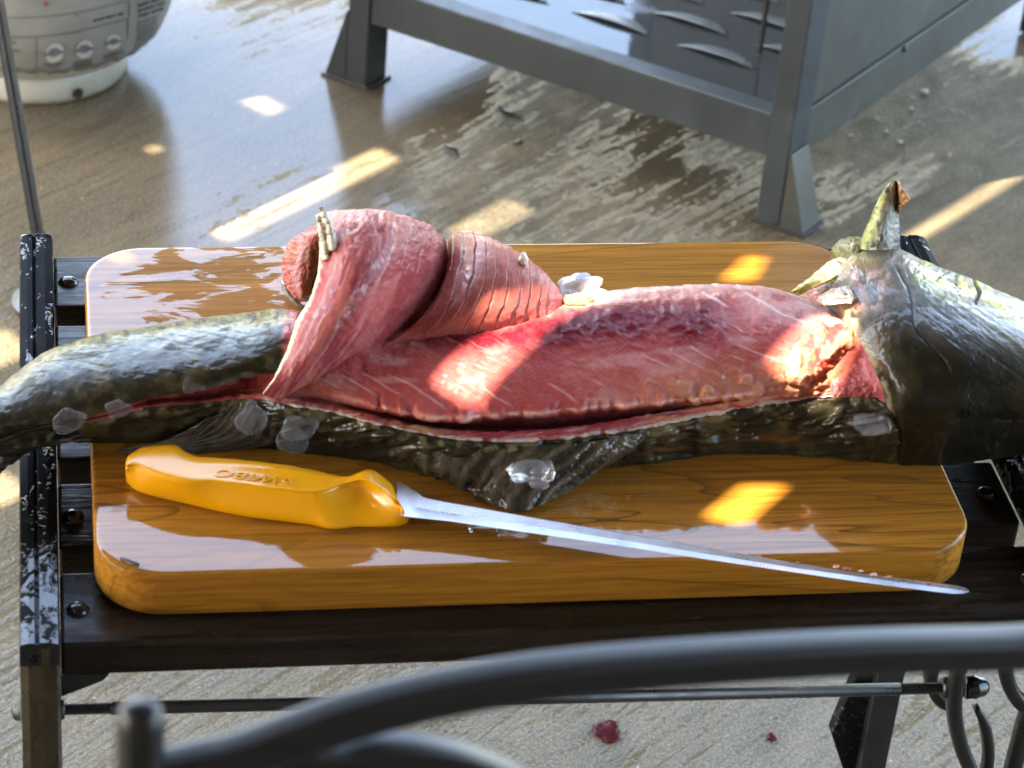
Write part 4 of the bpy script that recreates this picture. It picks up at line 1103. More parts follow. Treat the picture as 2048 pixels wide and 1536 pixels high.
curl_rows = [
 [(640, 452, .070), (640, 447, .084), (646, 447, .092), (656, 452, .095), (668, 462, .092), (676, 480, .080)],
 [(612, 470, .048), (606, 463, .062), (616, 462, .072), (634, 468, .078), (652, 478, .074), (672, 492, .062)],
 [(582, 496, .030), (575, 490, .044), (590, 488, .055), (615, 493, .061), (641, 502, .056), (672, 512, .044)],
 [(570, 532, .016), (564, 528, .028), (580, 526, .039), (606, 530, .045), (632, 538, .040), (668, 545, .030)],
 [(574, 566, .006), (568, 562, .016), (582, 562, .025), (602, 566, .030), (622, 572, .026), (660, 578, .018)],
 [(588, 590, .001), (582, 588, .008), (592, 590, .014), (606, 592, .017), (620, 592, .014), (652, 600, .008)],
 [(604, 604, .0), (600, 603, .002), (606, 603, .004), (614, 603, .005), (624, 602, .003), (648, 606, .001)],
]
patch('fillet_end', curl_rows, 130, 120, paint_curl, M['fish'], fish)
# grey strip of skin under the curled end
def paint_flat(col, col2, seed, amp=.0006, sc=12):
    def f(px, py, u, v):
        n1 = fbm(px/(sc*2), py/(sc*2), 4, seed); n2 = fbm(px/sc, py/sc, 4, seed+1); n3 = fbm(px/4, py/4, 4, seed+2, 3)
        c = np.broadcast_to(np.array(col), px.shape+(3,)).copy(); c = mixc(c, np.array(col2), sm(-.2, .4, n1+.5*n2))
        return c*(1+.12*n3[..., None]), n2*amp+n3*amp*.4
    return f
patch('skin_edge', [[(566, 560, .010), (572, 582, .006), (590, 602, .003), (612, 610, .001)], [(572, 566, .012), (582, 588, .008), (598, 604, .005), (618, 612, .002)]], 14, 40, paint_flat((.20, .19, .18), (.42, .38, .36), 330), M['fin'], fish, .002)
# torn pale membrane tuft at the top of the rim
def tuft(pts, w, col, col2, seed, par=fish):
    A = [[(x-w*t, y+1, h-.001), (x, y, h+.0015), (x+w*t, y+2, h-.001)] for (x, y, h), t in zip(pts, np.linspace(1, .15, len(pts)))]
    return patch('membrane_tuft', A, 40, 14, paint_flat(col, col2, seed, .0008, 5), M['fin'], par, .0012)
tuft([(668, 500, .110), (662, 466, .117), (653, 438, .122), (641, 415, .126)], 9, (.50, .44, .34), (.62, .56, .48), 340)
tuft([(655, 520, .104), (648, 480, .112), (641, 450, .118), (637, 432, .120)], 6, (.46, .42, .30), (.60, .55, .45), 350)

# roe / liver coloured lump by the collar
def paint_roe(px, py, u, v):
    n1 = fbm(px/26, py/26, 5, 401, 3); n2 = fbm(px/11, py/11, 5, 402); n3 = fbm(px/4, py/4, 5, 403, 3)
    c = np.broadcast_to(np.array([.55, .10, .065]), px.shape+(3,)).copy()
    c = mixc(c, np.array([.66, .28, .17]), sm(-.05, .4, n1)*.9)
    c = mixc(c, np.array([.62, .34, .23]), sm(.2, .5, n2+.4*n1)*.6)
    c = mixc(c, np.array([.44, .03, .04]), sm(.1, .5, -n1)*.8)
    d = (.5+.5*np.tanh(n1*2))*.0042-.001+n2*.0005+n3*.00012
    d *= sm(0, .15, v)*sm(1, .85, v)
    return c*(1+.12*n3[..., None]), d
roe_rows = [
 [(1590, 640, .055), (1610, 626, .058), (1640, 622, .058), (1672, 630, .058), (1702, 645, .055), (1718, 660, .050)],
 [(1572, 668, .056), (1600, 652, .063), (1640, 648, .066), (1680, 654, .065), (1712, 668, .061), (1728, 682, .051)],
 [(1566, 700, .054), (1596, 684, .062), (1636, 678, .066), (1676, 684, .066), (1708, 694, .060), (1726, 704, .051)],
 [(1560, 730, .051), (1588, 716, .059), (1622, 710, .062), (1654, 712, .061), (1684, 714, .056), (1708, 716, .050)],
 [(1552, 754, .048), (1576, 746, .054), (1604, 744, .056), (1632, 744, .055), (1656, 742, .052), (1678, 736, .047)],
 [(1560, 772, .043), (1580, 768, .047), (1602, 767, .048), (1622, 764, .047), (1642, 760, .045), (1658, 754, .043)],
]
patch('roe', roe_rows, 150, 150, paint_roe, M['fish'], fish)
# dark wall of flesh against the collar
def paint_wall(px, py, u, v):
    n1 = fbm(px/20, py/30, 6, 421); n2 = fbm(px/8, py/12, 6, 422); n3 = fbm(px/4, py/4, 6, 423, 3)
    c = np.broadcast_to(np.array([.36, .085, .095]), px.shape+(3,)).copy()
    c = mixc(c, np.array([.18, .02, .035]), sm(.0, .4, n1)*.7); c = mixc(c, np.array([.56, .30, .30]), sm(.15, .4, n2)*.4)
    c = mixc(c, MEMB, sm(.9, .97, v+n2*.04)*.8)
    return c, n2*.001+n3*.0004
patch('collar_flesh', [
 [(1690, 640, .056), (1702, 640, .060), (1712, 642, .064), (1722, 646, .066)],
 [(1690, 690, .053), (1712, 690, .060), (1730, 692, .066), (1744, 700, .068)],
 [(1680, 730, .050), (1712, 728, .056), (1742, 730, .062), (1762, 744, .064)],
 [(1664, 760, .047), (1706, 758, .052), (1748, 764, .056), (1772, 784, .056)],
 [(1660, 782, .042), (1704, 782, .045), (1746, 790, .047), (1774, 804, .046)],
 [(1664, 800, .036), (1706, 800, .038), (1746, 804, .039), (1772, 816, .038)]], 90, 70, paint_wall, M['fish'], fish, .004)

# ------------------------------------------------------------------ head
def paint_head(px, py, u, v):
    n1 = fbm(px/60, py/60, 7, 501); n2 = fbm(px/18, py/18, 7, 502); n3 = fbm(px/5, py/5, 7, 503, 3)
    sw = fbm((px*.9+py*.75)/70, (py*.9-px*.62)/7, 0, 504, 4)            # creases that run back along the cheek
    c = np.broadcast_to(np.array([.011, .010, .0065]), px.shape+(3,)).copy()
    c = mixc(c, np.array([.032, .027, .011]), sm(-.1, .4, n1+.4*n2)*.6)
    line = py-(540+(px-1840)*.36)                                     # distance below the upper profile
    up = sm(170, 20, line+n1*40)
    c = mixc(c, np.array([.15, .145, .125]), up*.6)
    yel_sun = sm(66, 6, line+n2*26+n1*18)*sm(1800, 1880, px)
    c = mixc(c, np.array([.46, .50, .035]), yel_sun*.95*sm(-.35, .35, n2+sw))  # yellow-green skin, brightened in the colour to stand in for sunlight
    c = mixc(c, np.array([.17, .155, .10]), np.exp(-((line-64-12*n1)/22)**2)*sm(1900, 2000, px)*.6)
    br = sm(1840, 1730, px+n2*25)*sm(640, 560, py+n1*30)
    c = mixc(c, np.array([.26, .125, .055]), br*.75*sm(-.4, .25, n2))
    c = mixc(c, np.array([.50, .36, .33]), br*sm(.05, .4, fbm(px/16, py/22, 0, 510))*.7)
    c = mixc(c, np.array([.30, .27, .08]), sm(1790, 1690, px)*sm(560, 500, py+n2*20)*.7)
    edge = sm(.075, .03, u+n2*.02)*sm(.3, .4, v)
    c = mixc(c, np.array([.24, .20, .12]), edge*.8*sm(-.3, .3, n2))
    pit = sm(.05, .09, u)*np.exp(-((px-1745)/26)**2-((py-690)/55)**2)
    c = mixc(c, np.array([.10, .055, .012]), pit*.8)
    d = n2*.0004+n3*.00012+sw*.0004*sm(240, 60, line)*sm(1780, 1850, px)
    # gill-cover groove from the top edge down to the cheek, its shade painted as a dark line
    gx = 1798+(py-535)*.30+34*sm(640, 750, py)+6*np.sin(py/22)
    gro = np.exp(-((px-gx)/4.5)**2)*sm(520, 545, py)*sm(780, 735, py)
    gro2 = np.exp(-((px-(1792+(py-640)*.36))/4)**2)*sm(630, 655, py)*sm(690, 672, py)
    d -= gro*.0006
    c = mixc(c, np.array([.012, .010, .006]), np.clip(gro*1.1, 0, 1)*.85)
    cr = np.exp(-((px-(1952+4*np.sin(py/7)+(py-560)*.06))/2.6)**2)*sm(552, 562, py)*sm(612, 596, py)
    c = mixc(c, np.array([.015, .012, .008]), cr); d -= cr*.0016
    paint_head.dry = np.clip(gro*1.2+cr+gro2, 0, 1)
    spot = sm(.42, .5, vn(px/10, py/13, 0, 520))*yel_sun
    c = mixc(c, np.array([.02, .018, .01]), spot*.9)
    return c*(1+.12*n3[..., None]), d
head_rows = [
 [(1642, 628, .040), (1652, 612, .058), (1664, 604, .066), (1682, 612, .070), (1697, 630, .072), (1708, 655, .072), (1724, 690, .070), (1748, 735, .066), (1768, 784, .056), (1776, 824, .040), (1779, 866, .016), (1780, 890, .002), (1782, 900, -.001)],
 [(1660, 590, .050), (1668, 560, .066), (1682, 556, .074), (1702, 572, .079), (1720, 600, .080), (1738, 640, .080), (1757, 685, .077), (1778, 735, .072), (1794, 784, .063), (1800, 826, .050), (1802, 872, .028), (1800, 908, .010), (1798, 928, .001)],
 [(1690, 545, .052), (1700, 512, .068), (1716, 512, .077), (1738, 534, .083), (1758, 570, .086), (1776, 618, .086), (1796, 672, .083), (1815, 728, .076), (1828, 784, .066), (1834, 828, .052), (1836, 874, .029), (1834, 910, .010), (1832, 930, .001)],
 [(1760, 515, .050), (1766, 490, .064), (1780, 494, .075), (1800, 520, .083), (1818, 560, .088), (1834, 612, .089), (1848, 668, .086), (1862, 726, .078), (1870, 784, .067), (1874, 830, .053), (1876, 876, .029), (1874, 912, .010), (1872, 931, .001)],
 [(1838, 538, .048), (1842, 520, .060), (1854, 528, .072), (1872, 558, .083), (1886, 598, .088), (1898, 646, .088), (1908, 694, .085), (1918, 742, .077), (1922, 792, .066), (1924, 834, .052), (1924, 876, .029), (1922, 910, .010), (1920, 928, .001)],
 [(1930, 568, .046), (1934, 554, .058), (1942, 566, .070), (1954, 592, .080), (1964, 628, .085), (1972, 670, .085), (1978, 712, .081), (1984, 756, .074), (1988, 798, .063), (1990, 836, .049), (1990, 872, .028), (1988, 902, .010), (1986, 918, .001)],
 [(2040, 612, .044), (2042, 600, .055), (2048, 612, .066), (2056, 634, .075), (2064, 666, .079), (2070, 702, .079), (2074, 738, .075), (2078, 776, .068), (2080, 812, .058), (2080, 842, .046), (2080, 870, .027), (2078, 894, .012), (2076, 906, .004)],
 [(2160, 668, .040), (2162, 660, .048), (2166, 668, .056), (2172, 686, .063), (2178, 710, .066), (2182, 738, .066), (2185, 766, .063), (2188, 794, .057), (2188, 820, .049), (2188, 842, .040), (2186, 862, .027), (2184, 878, .018), (2182, 886, .012)],
 [(2290, 748, .036), (2290, 744, .040), (2292, 748, .044), (2294, 758, .047), (2296, 770, .048), (2298, 784, .047), (2298, 798, .045), (2298, 810, .041), (2298, 822, .037), (2297, 832, .033), (2296, 840, .028), (2295, 848, .024), (2294, 852, .022)],
 [(2330, 778, .036), (2330, 776, .038), (2331, 778, .040), (2332, 782, .041), (2332, 786, .041), (2333, 790, .040), (2333, 795, .039), (2333, 800, .037), (2333, 804, .035), (2332, 808, .033), (2332, 811, .031), (2332, 814, .030), (2332, 816, .029)],
]
def head_grid():
    A = np.array(head_rows, float)
    C = np.array([[B(*q) for q in r] for r in A]); K = A[..., :2]
    back = []
    for r in C:
        p0 = r[0]; hb = max(p0[2]-ZB, .004); back.append([p0+np.array([0, .25*hb, -hb*.97]), p0+np.array([0, .42*hb, -hb*.55])])
    C = np.concatenate([np.array(back), C], 1); K = np.concatenate([K[:, :1]-[[0, 30]], K[:, :1]-[[0, 15]], K], 1)
    X, kk = loft(C, K, 420, 320)
    uu, vv = np.meshgrid(np.linspace(0, 1, 420), np.linspace(0, 1, 320), indexing='ij')
    N = gnormal(X); N *= -np.sign(np.mean(N @ FWD))
    col, d = paint_head(kk[..., 0], kk[..., 1], uu, vv)
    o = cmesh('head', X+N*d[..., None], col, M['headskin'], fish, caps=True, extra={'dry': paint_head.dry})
    return o
head_grid()
# raised pectoral fin with its curled, torn tip
def paint_spike(px, py, u, v):
    n2 = fbm(px/9, py/14, 8, 602); n3 = fbm(px/3.5, py/5, 8, 603, 3)
    c = np.broadcast_to(np.array([.19, .19, .175]), px.shape+(3,)).copy()
    c = mixc(c, np.array([.36, .37, .075]), sm(.55, .15, v+n2*.25)*.85)
    c = mixc(c, np.array([.035, .032, .02]), sm(.1, .35, n2)*.75)
    c = mixc(c, np.array([.42, .24, .17]), sm(.84, .95, v)*.7*sm(.1, .4, u))
    rid = np.sin(v*26+n2)*.00035
    return c*(1+.15*n3[..., None]), n2*.0007+n3*.0003+rid
spike_rows = [
 [(1712, 520, .062), (1718, 500, .074), (1742, 500, .082), (1768, 500, .084), (1792, 498, .080), (1800, 505, .068), (1790, 520, .058)],
 [(1728, 476, .076), (1728, 466, .084), (1746, 464, .091), (1768, 463, .093), (1792, 462, .089), (1798, 468, .080), (1790, 478, .072)],
 [(1746, 430, .090), (1746, 424, .096), (1760, 421, .101), (1776, 420, .102), (1793, 419, .099), (1797, 424, .092), (1790, 432, .085)],
 [(1760, 396, .102), (1761, 391, .107), (1771, 388, .111), (1782, 386, .112), (1793, 385, .110), (1796, 389, .104), (1790, 396, .098)],
 [(1774, 374, .112), (1775, 370, .115), (1781, 367, .117), (1787, 365, .118), (1793, 364, .117), (1795, 367, .113), (1791, 373, .109)],
 [(1786, 364, .116), (1786, 362, .118), (1788, 361, .119), (1790, 360, .119), (1793, 360, .118), (1794, 361, .117), (1792, 363, .115)],
]
patch('pectoral_fin', spike_rows, 130, 110, paint_spike, M['headskin'], fish)
patch('torn_fin_tip', [[(1792, 362, .118), (1797, 366, .119), (1802, 374, .118), (1801, 384, .114)],
                       [(1793, 376, .112), (1799, 382, .114), (1806, 387, .116), (1812, 384, .117)],
                       [(1793, 394, .105), (1799, 398, .108), (1807, 397, .112), (1816, 396, .114)],
                       [(1793, 412, .099), (1798, 412, .102), (1804, 406, .107), (1813, 403, .111)],
                       [(1793, 428, .094), (1796, 424, .097), (1799, 416, .101), (1803, 408, .105)]], 50, 40, paint_flat((.42, .20, .085), (.62, .36, .20), 620, .0006, 8), M['fin'], fish, .0012)
# olive rounded lobe and yellow flap of the throat
patch('throat_lobe', [
 [(1664, 545, .030), (1668, 552, .040), (1684, 558, .050), (1706, 558, .056), (1730, 552, .056)],
 [(1660, 520, .040), (1668, 522, .054), (1688, 526, .066), (1712, 526, .070), (1738, 522, .066)],
 [(1664, 496, .046), (1674, 494, .060), (1694, 494, .072), (1718, 495, .076), (1742, 500, .070)],
 [(1682, 478, .046), (1690, 475, .056), (1706, 474, .065), (1724, 477, .068), (1744, 486, .062)],
 [(1696, 480, .034), (1702, 478, .042), (1714, 477, .048), (1728, 480, .050), (1744, 490, .046)]], 70, 70, paint_flat((.13, .11, .025), (.26, .24, .075), 630, .0007, 10), M['headskin'], fish)
patch('throat_flap', [
 [(1582, 582, .040), (1600, 568, .048), (1622, 552, .054), (1650, 528, .060), (1690, 508, .066)],
 [(1588, 582, .044), (1608, 570, .052), (1632, 556, .060), (1664, 536, .068), (1708, 516, .074)],
 [(1600, 588, .044), (1622, 578, .052), (1646, 566, .062), (1680, 548, .072), (1722, 530, .079)]], 30, 70, paint_flat((.38, .30, .085), (.36, .36, .07), 640, .0006, 9), M['fin'], fish, .0015)
patch('throat_lining', [
 [(1598, 592, .036), (1618, 580, .042), (1640, 566, .048), (1670, 548, .056)],
 [(1610, 602, .046), (1630, 596, .050), (1652, 588, .054), (1680, 572, .060)],
 [(1624, 612, .052), (1644, 612, .056), (1664, 606, .058), (1690, 594, .062)]], 30, 40, paint_flat((.42, .07, .05), (.50, .13, .08), 650, .0008, 10), M['fish'], fish, .003)
patch('collar_bone', [
 [(1632, 600, .066), (1648, 585, .072), (1672, 575, .078), (1700, 572, .081)],
 [(1640, 606, .069), (1656, 598, .075), (1680, 592, .081), (1706, 590, .083)],
 [(1650, 610, .069), (1668, 606, .074), (1690, 602, .079), (1706, 602, .081)]], 40, 50, paint_flat((.30, .22, .16), (.44, .36, .30), 660, .0009, 9), M['headskin'], fish, .003)
patch('bone_edge', [
 [(1646, 609, .071), (1664, 602, .076), (1686, 597, .080), (1704, 600, .081)],
 [(1650, 611, .069), (1668, 609, .074), (1688, 606, .078), (1703, 607, .079)]], 16, 30, paint_flat((.74, .68, .62), (.78, .74, .70), 670, .0003, 12), M['fin'], fish, .002)

# ------------------------------------------------------------------ fins of the near side
def paint_fin(seed, nray, base, tipc, amp):
    def f(px, py, u, v):
        n1 = fbm(px/50, py/50, 9, seed); n2 = fbm(px/14, py/14, 9, seed+1); n3 = fbm(px/5, py/5, 9, seed+2, 3)
        ph = v*nray+.35*n1; fr = np.abs((ph % 1)-.5)*2
        c = np.broadcast_to(np.array(base), px.shape+(3,)).copy(); c = mixc(c, np.array(tipc), sm(-.1, .5, n1+.4*n2)*.7)
        c = mixc(c, np.array(tipc)*1.5, sm(.55, .1, fr)*.6)  # paler rays, their streak highlights painted into the colour
        d = amp*(1-fr)*(.4+.6*u)+n2*.0006+n3*.0003
        return c, d
    return f
patch('anal_fin', [
 [(812, 868, .026), (900, 886, .026), (985, 893, .026), (1070, 890, .027), (1160, 886, .028), (1225, 876, .029), (1290, 862, .029)],
 [(815, 900, .018), (890, 918, .018), (960, 926, .018), (1040, 922, .020), (1120, 914, .023), (1200, 900, .025), (1285, 880, .025)],
 [(835, 930, .010), (888, 946, .010), (945, 958, .010), (1010, 954, .013), (1085, 942, .017), (1170, 924, .020), (1262, 902, .019)],
 [(850, 945, .004), (892, 958, .004), (940, 974, .004), (995, 978, .007), (1060, 970, .011), (1136, 950, .014), (1228, 924, .012)],
 [(862, 948, .0015), (900, 962, .0015), (942, 982, .002), (985, 998, .004), (1040, 998, .007), (1105, 980, .009), (1190, 948, .006)],
 [(868, 950, .001), (905, 966, .001), (948, 988, .001), (985, 1008, .0015), (1035, 1024, .003), (1082, 1008, .004), (1150, 972, .002)]],
 150, 260, paint_fin(700, 9, (.026, .022, .014), (.080, .062, .040), .0014), M['fin'], fish, .0009)
patch('pelvic_fin', [
 [(560, 842, .022), (520, 812, .029), (480, 806, .029), (440, 826, .025), (410, 840, .022)],
 [(560, 866, .014), (505, 846, .019), (452, 844, .019), (405, 853, .016), (370, 862, .013)],
 [(545, 884, .007), (485, 872, .011), (425, 868, .011), (372, 873, .009), (330, 880, .007)],
 [(500, 893, .003), (440, 888, .006), (380, 884, .006), (325, 888, .005), (285, 893, .003)],
 [(420, 900, .0015), (365, 900, .003), (315, 898, .003), (275, 899, .002), (245, 902, .0015)],
 [(300, 912, .001), (280, 911, .0015), (262, 909, .0015), (246, 907, .001), (232, 905, .001)]],
 150, 120, paint_fin(720, 10, (.016, .015, .013), (.060, .052, .040), .0008), M['fin'], fish, .0009)

patch('caudal_fin', [
 [(-270, 975, .004), (-285, 1000, .002), (-285, 1030, -.010), (-272, 1062, -.026)],
 [(-360, 950, .004), (-370, 1010, -.004), (-372, 1060, -.018), (-360, 1110, -.040)],
 [(-480, 900, .000), (-440, 1020, -.014), (-440, 1080, -.030), (-470, 1190, -.060)]], 60, 80, paint_fin(740, 14, (.030, .026, .014), (.090, .075, .030), .0010), M['fin'], fish, .0016)

# ------------------------------------------------------------------ see-through scales along the cut edge of the tail, and loose ones
def scale_mesh(r, seed, thick=.0011):
    rnd = np.random.RandomState(seed); nr, na = 7, 26; V = []; ph = rnd.uniform(0, 6, 4); am = rnd.uniform(.0, .11, 4)
    for i in range(nr):
        t = i/(nr-1)
        for a in range(na):
            an = 2*math.pi*a/na; rr_ = r*1.0*t*(1+sum(am[q]*math.sin((q+2)*an+ph[q]) for q in range(4)))
            V.append((rr_*math.cos(an), rr_*.74*math.sin(an), .16*r*(1-t*t)+.05*r*math.sin(2.0*an+ph[0])*t))
    me = bpy.data.meshes.new('scale'); me.from_pydata(V, [], grid_faces(nr, na, True)); me.update()
    me.polygons.foreach_set('use_smooth', [True]*len(me.polygons))
    return me
def put_scale(name, px_, py_, h, r, rot, seed, mat, parent, tilt=(-.55, 0), thick=.0007):
    me = scale_mesh(r, seed); me.materials.append(M[mat]); o = bpy.data.objects.new(name, me); COL.objects.link(o)
    p = B(px_, py_, h)
    so = o.modifiers.new('thickness', 'SOLIDIFY'); so.thickness = thick
    R_ = Matrix.Rotation(tilt[0], 4, 'X') @ Matrix.Rotation(tilt[1], 4, 'Y') @ Matrix.Rotation(rot, 4, 'Z')
    # tilt[0] < 0 faces the near side down the flank
    R_ = Matrix.Rotation(-tilt[0], 4, 'X') @ Matrix.Rotation(tilt[1], 4, 'Y') @ Matrix.Rotation(rot, 4, 'Z')
    o.matrix_world = Matrix.Translation(p) @ R_
    if parent is not None:
        o.parent = parent; o.matrix_parent_inverse = Matrix.Translation(-parent.location)
    return o
for i, (a, b, h, r, ro) in enumerate([(136, 842, .0315, .0088, .3), (236, 818, .0350, .0066, .15), (386, 770, .0415, .0062, .25), (424, 757, .0435, .0078, .3), (462, 746, .0455, .0085, .3), (506, 733, .0475, .0078, .4)]):
    put_scale('scale', a, b, h, r, ro, 800+i, 'slime', fish, (-.95, .05))
# ------------------------------------------------------------------ loose bits on the fish and the board
FLK = 'loose clear scales stuck to the fish'
for (a, b, h, r, ro, ti, lab, sd) in [
    (503, 838, .0305, .0100, 1.3, (-.75, 0), 'upright clear scale stuck where the fillet joins the tail', 901),
    (597, 856, .0300, .0098, -.15, (-.70, 0), 'oval clear scale lying on the dark skin right of the upright one', 902),
    (585, 882, .0160, .0095, .1, (-.75, 0), 'large thin clear scale hanging below the oval one', 903)]:
    o = put_scale('loose_scale', a, b, h, r, ro, sd, 'slime', None, ti, .0014); tag(o, lab, 'fish scale', FLK)
def blob(name, centre, rad, seed, mat, label, cat, group=None, squash=(1, 1, .6), rough=.35):
    bm = bmesh.new(); bmesh.ops.create_icosphere(bm, subdivisions=4, radius=1)
    V = np.array([v_.co[:] for v_ in bm.verts]); f = 1+rough*fbm(V[:, 0]*1.6+seed, V[:, 1]*1.6, V[:, 2]*1.6, seed, 3)
    V = V*f[:, None]*np.array(squash)*rad
    for v_, q in zip(bm.verts, V): v_.co = q
    o = from_bm(name, bm, M[mat] if isinstance(mat, str) else mat, None, True); o.location = centre
    return tag(o, label, cat, group)
blob('ice_chip', B(1062, 940, .0225), .0098, 3, 'ice_clear', 'clear lump of melting ice on the near fin above the blade', 'ice', None, (1.35, .9, .5))
blob('ice_chip', B(1078, 962, .0165), .0068, 5, 'ice_clear', 'small shard of clear ice sliding down the fin below the lump', 'ice', None, (.8, 1.1, .35))
blob('ice_chip', B(1163, 578, .0565), .0095, 8, 'ice', 'white cluster of crushed ice at the tip of the folded fillet', 'ice', None, (1.25, .9, .75), .55)
blob('ice_chip', B(1196, 594, .059), .0062, 12, 'ice', 'small pale ice bit right of the crushed ice cluster', 'ice', None, (1.2, .9, .7), .5)
blob('ice_chip', B(1745, 850, .040), .0095, 15, 'slime', 'flat clear ice flake on the dark skin below the cut collar', 'ice', None, (1.1, .9, .35), .5)
blob('water_bead', B(968, 1056, .0012), .0058, 18, 'water', 'clear water bead on the board just below the blade', 'water', None, (1.5, 1.0, .32), .15)
blob('fat_scrap', B(1155, 605, .0605), .0068, 21, mat_plain('orange_fat', (.60, .20, .09), .25, 0, 200, .3, .2, 400, .4), 'orange scrap of fat between the folded fillet and the ice', 'fish scrap', None, (1.4, .8, .7), .5)
blob('fat_scrap', B(1046, 519, .086), .0034, 24, mat_plain('white_fat', (.66, .58, .48), .3, 0, 200, .2, .2, 400, .4), 'small white knob of fat on the far edge of the fillet', 'fish scrap', None, (.8, 1.0, 1.2), .4)

# ------------------------------------------------------------------ filleting knife
knife = empty('fillet_knife', B(820, 1025, 0), 'long narrow filleting knife with bright yellow plastic handle lying along the front of the board', 'knife')
yt = np.array([(251, 922), (253, 917), (257, 911), (268, 903), (285, 894), (310, 890), (330, 888.5), (348, 888.5), (357, 892), (365, 900), (380, 908), (398, 913), (430, 915), (473, 918), (520, 923), (576, 930), (630, 940), (678, 951), (700, 952), (712, 947), (722, 942), (735, 938), (747, 939.5), (764, 951), (781, 965), (796, 982), (808, 999), (816, 1015), (820, 1026)])
yb = np.array([(251, 958), (253, 963), (257, 969), (268, 978), (285, 985), (302, 990), (350, 1001), (405, 1014), (455, 1025), (507, 1034), (570, 1041), (627, 1048), (644, 1053), (658, 1056), (676, 1056), (692, 1054), (712, 1051), (750, 1052), (788, 1052), (806, 1049), (815, 1044), (820, 1036)])
yr = np.array([(251, 935), (257, 931), (268, 930), (285, 939), (310, 950), (337, 959), (365, 965), (388, 967), (422, 966), (480, 972), (542, 980), (590, 985), (627, 988), (645, 986), (660, 981), (680, 972), (705, 965), (723, 960), (745, 968), (765, 983), (785, 997), (798, 1008), (812, 1024), (820, 1031)])
xs = np.concatenate([[251.2, 252, 254, 257, 262], np.arange(268, 815, 6), [814, 817, 819]])
sk_ = np.clip((xs-745)/75, 0, 1)
xt_, xr_ = xs-sk_*36, xs-sk_*18           # the front end of the grip slants back
T_, B_, R_ = [np.interp(x_, q[:, 0], q[:, 1]) for x_, q in ((xt_, yt), (xs, yb), (xr_, yr))]
def smooth(a, n=2):
    for _ in range(n):
        b = a.copy(); b[3:-3] = (a[2:-4]+2*a[3:-3]+a[4:-2])/4; a = b
    return a
T_, B_, R_ = smooth(T_, 1), smooth(B_, 2), smooth(R_, 3)
rings = []
for x, xt, xr, t, b, r in zip(xs, xt_, xr_, T_, B_, R_):
    gl = min(1, math.sqrt(max(0, 1-((262-x)/11)**2)) if x < 262 else 1)     # rounding of the butt
    H = (.0205+.0035*math.exp(-((x-735)/34)**2)-.003*sm(790, 821, x))*(.86+.14*gl)
    hol = .0018*math.exp(-((x-560)/130)**2)
    p = [B(x, b, .0030), B(x*.7+xr*.3, .30*r+.70*b, .0085), B(x*.25+xr*.75, .75*r+.25*b, .0150), B(xr, r, H-.0022), B(xr*.86+xt*.14, r*.86+t*.14, H-.0006), B(xr*.5+xt*.5, r*.5+t*.5, H-.0004-hol), B(xr*.16+xt*.84, r*.16+t*.84, H-.0012), B(xt, t, H-.0040)]
    q = B(xt, t, H-.0040)
    p += [q+np.array([0, .0022, -.0045]), q+np.array([0, .0018, -(H-.004)+.004]), q+np.array([0, -.004, -(H-.004)+.0006]), B(x, b, .0030)*.5+q*.5+np.array([0, 0, -.5*(.0030+H-.004)+.0003]), B(x, b, .0030)+np.array([0, .004, -.0026])]
    rings.append(p)
rg = crm(np.array(rings), 60, 1, closed=True)
hd = cmesh('handle', rg, None, M['yellow'], knife, closed_v=True, caps=True)
# raised lettering, reading from the far side of the board
def text_mesh(s, size, depth):
    cu = bpy.data.curves.new('lettering', 'FONT'); cu.body = s; cu.size = size; cu.extrude = depth; cu.bevel_depth = depth*.35; cu.align_x = 'CENTER'; cu.align_y = 'CENTER'; cu.space_character = 1.12; cu.shear = .28
    o = bpy.data.objects.new('t', cu); COL.objects.link(o); bpy.context.view_layer.update()
    me = bpy.data.meshes.new_from_object(o.evaluated_get(bpy.context.evaluated_depsgraph_get())); bpy.data.objects.remove(o); return me
me = text_mesh('SWIBO', .0120, .00038); me.materials.append(M['yellow'])
lt = bpy.data.objects.new('lettering', me); COL.objects.link(lt)
i0 = int(np.argmin(abs(xs-430))); i1 = int(np.argmin(abs(xs-588)))
pa, pc = B(432, 943, .0200), B(586, 962, .0200)
e1 = (pa-pc); le = np.linalg.norm(e1); e1 /= le                      # text runs right to left: it is upside down from here
far, near = B(510, 934, .0185), B(510, 975, .0195)
e2 = near-far; e2 -= e1*np.dot(e1, e2); e2 /= np.linalg.norm(e2); e3 = np.cross(e1, e2)
Mx = Matrix.Identity(4)
for r_ in range(3): Mx[r_][0], Mx[r_][1], Mx[r_][2], Mx[r_][3] = e1[r_], e2[r_], e3[r_], ((pa+pc)/2)[r_]
bpy.context.view_layer.update()
wid = max(v_.co.x for v_ in me.vertices)-min(v_.co.x for v_ in me.vertices)
# press the letters onto the curved grip
from mathutils.bvhtree import BVHTree
bv = BVHTree.FromPolygons([tuple(v_.co) for v_ in hd.data.vertices], [tuple(p_.vertices) for p_ in hd.data.polygons])
sc_x = le/wid
for v_ in me.vertices:
    w0 = Mx @ Vector((v_.co.x*sc_x, v_.co.y*.92, 0))
    hit = bv.ray_cast(w0+Vector((0, 0, .03)), Vector((0, 0, -1)))
    if hit[0] is not None: v_.co = hit[0]+Vector((0, 0, v_.co.z+.0001))
    else: v_.co = w0
me.update(); lt.parent = hd
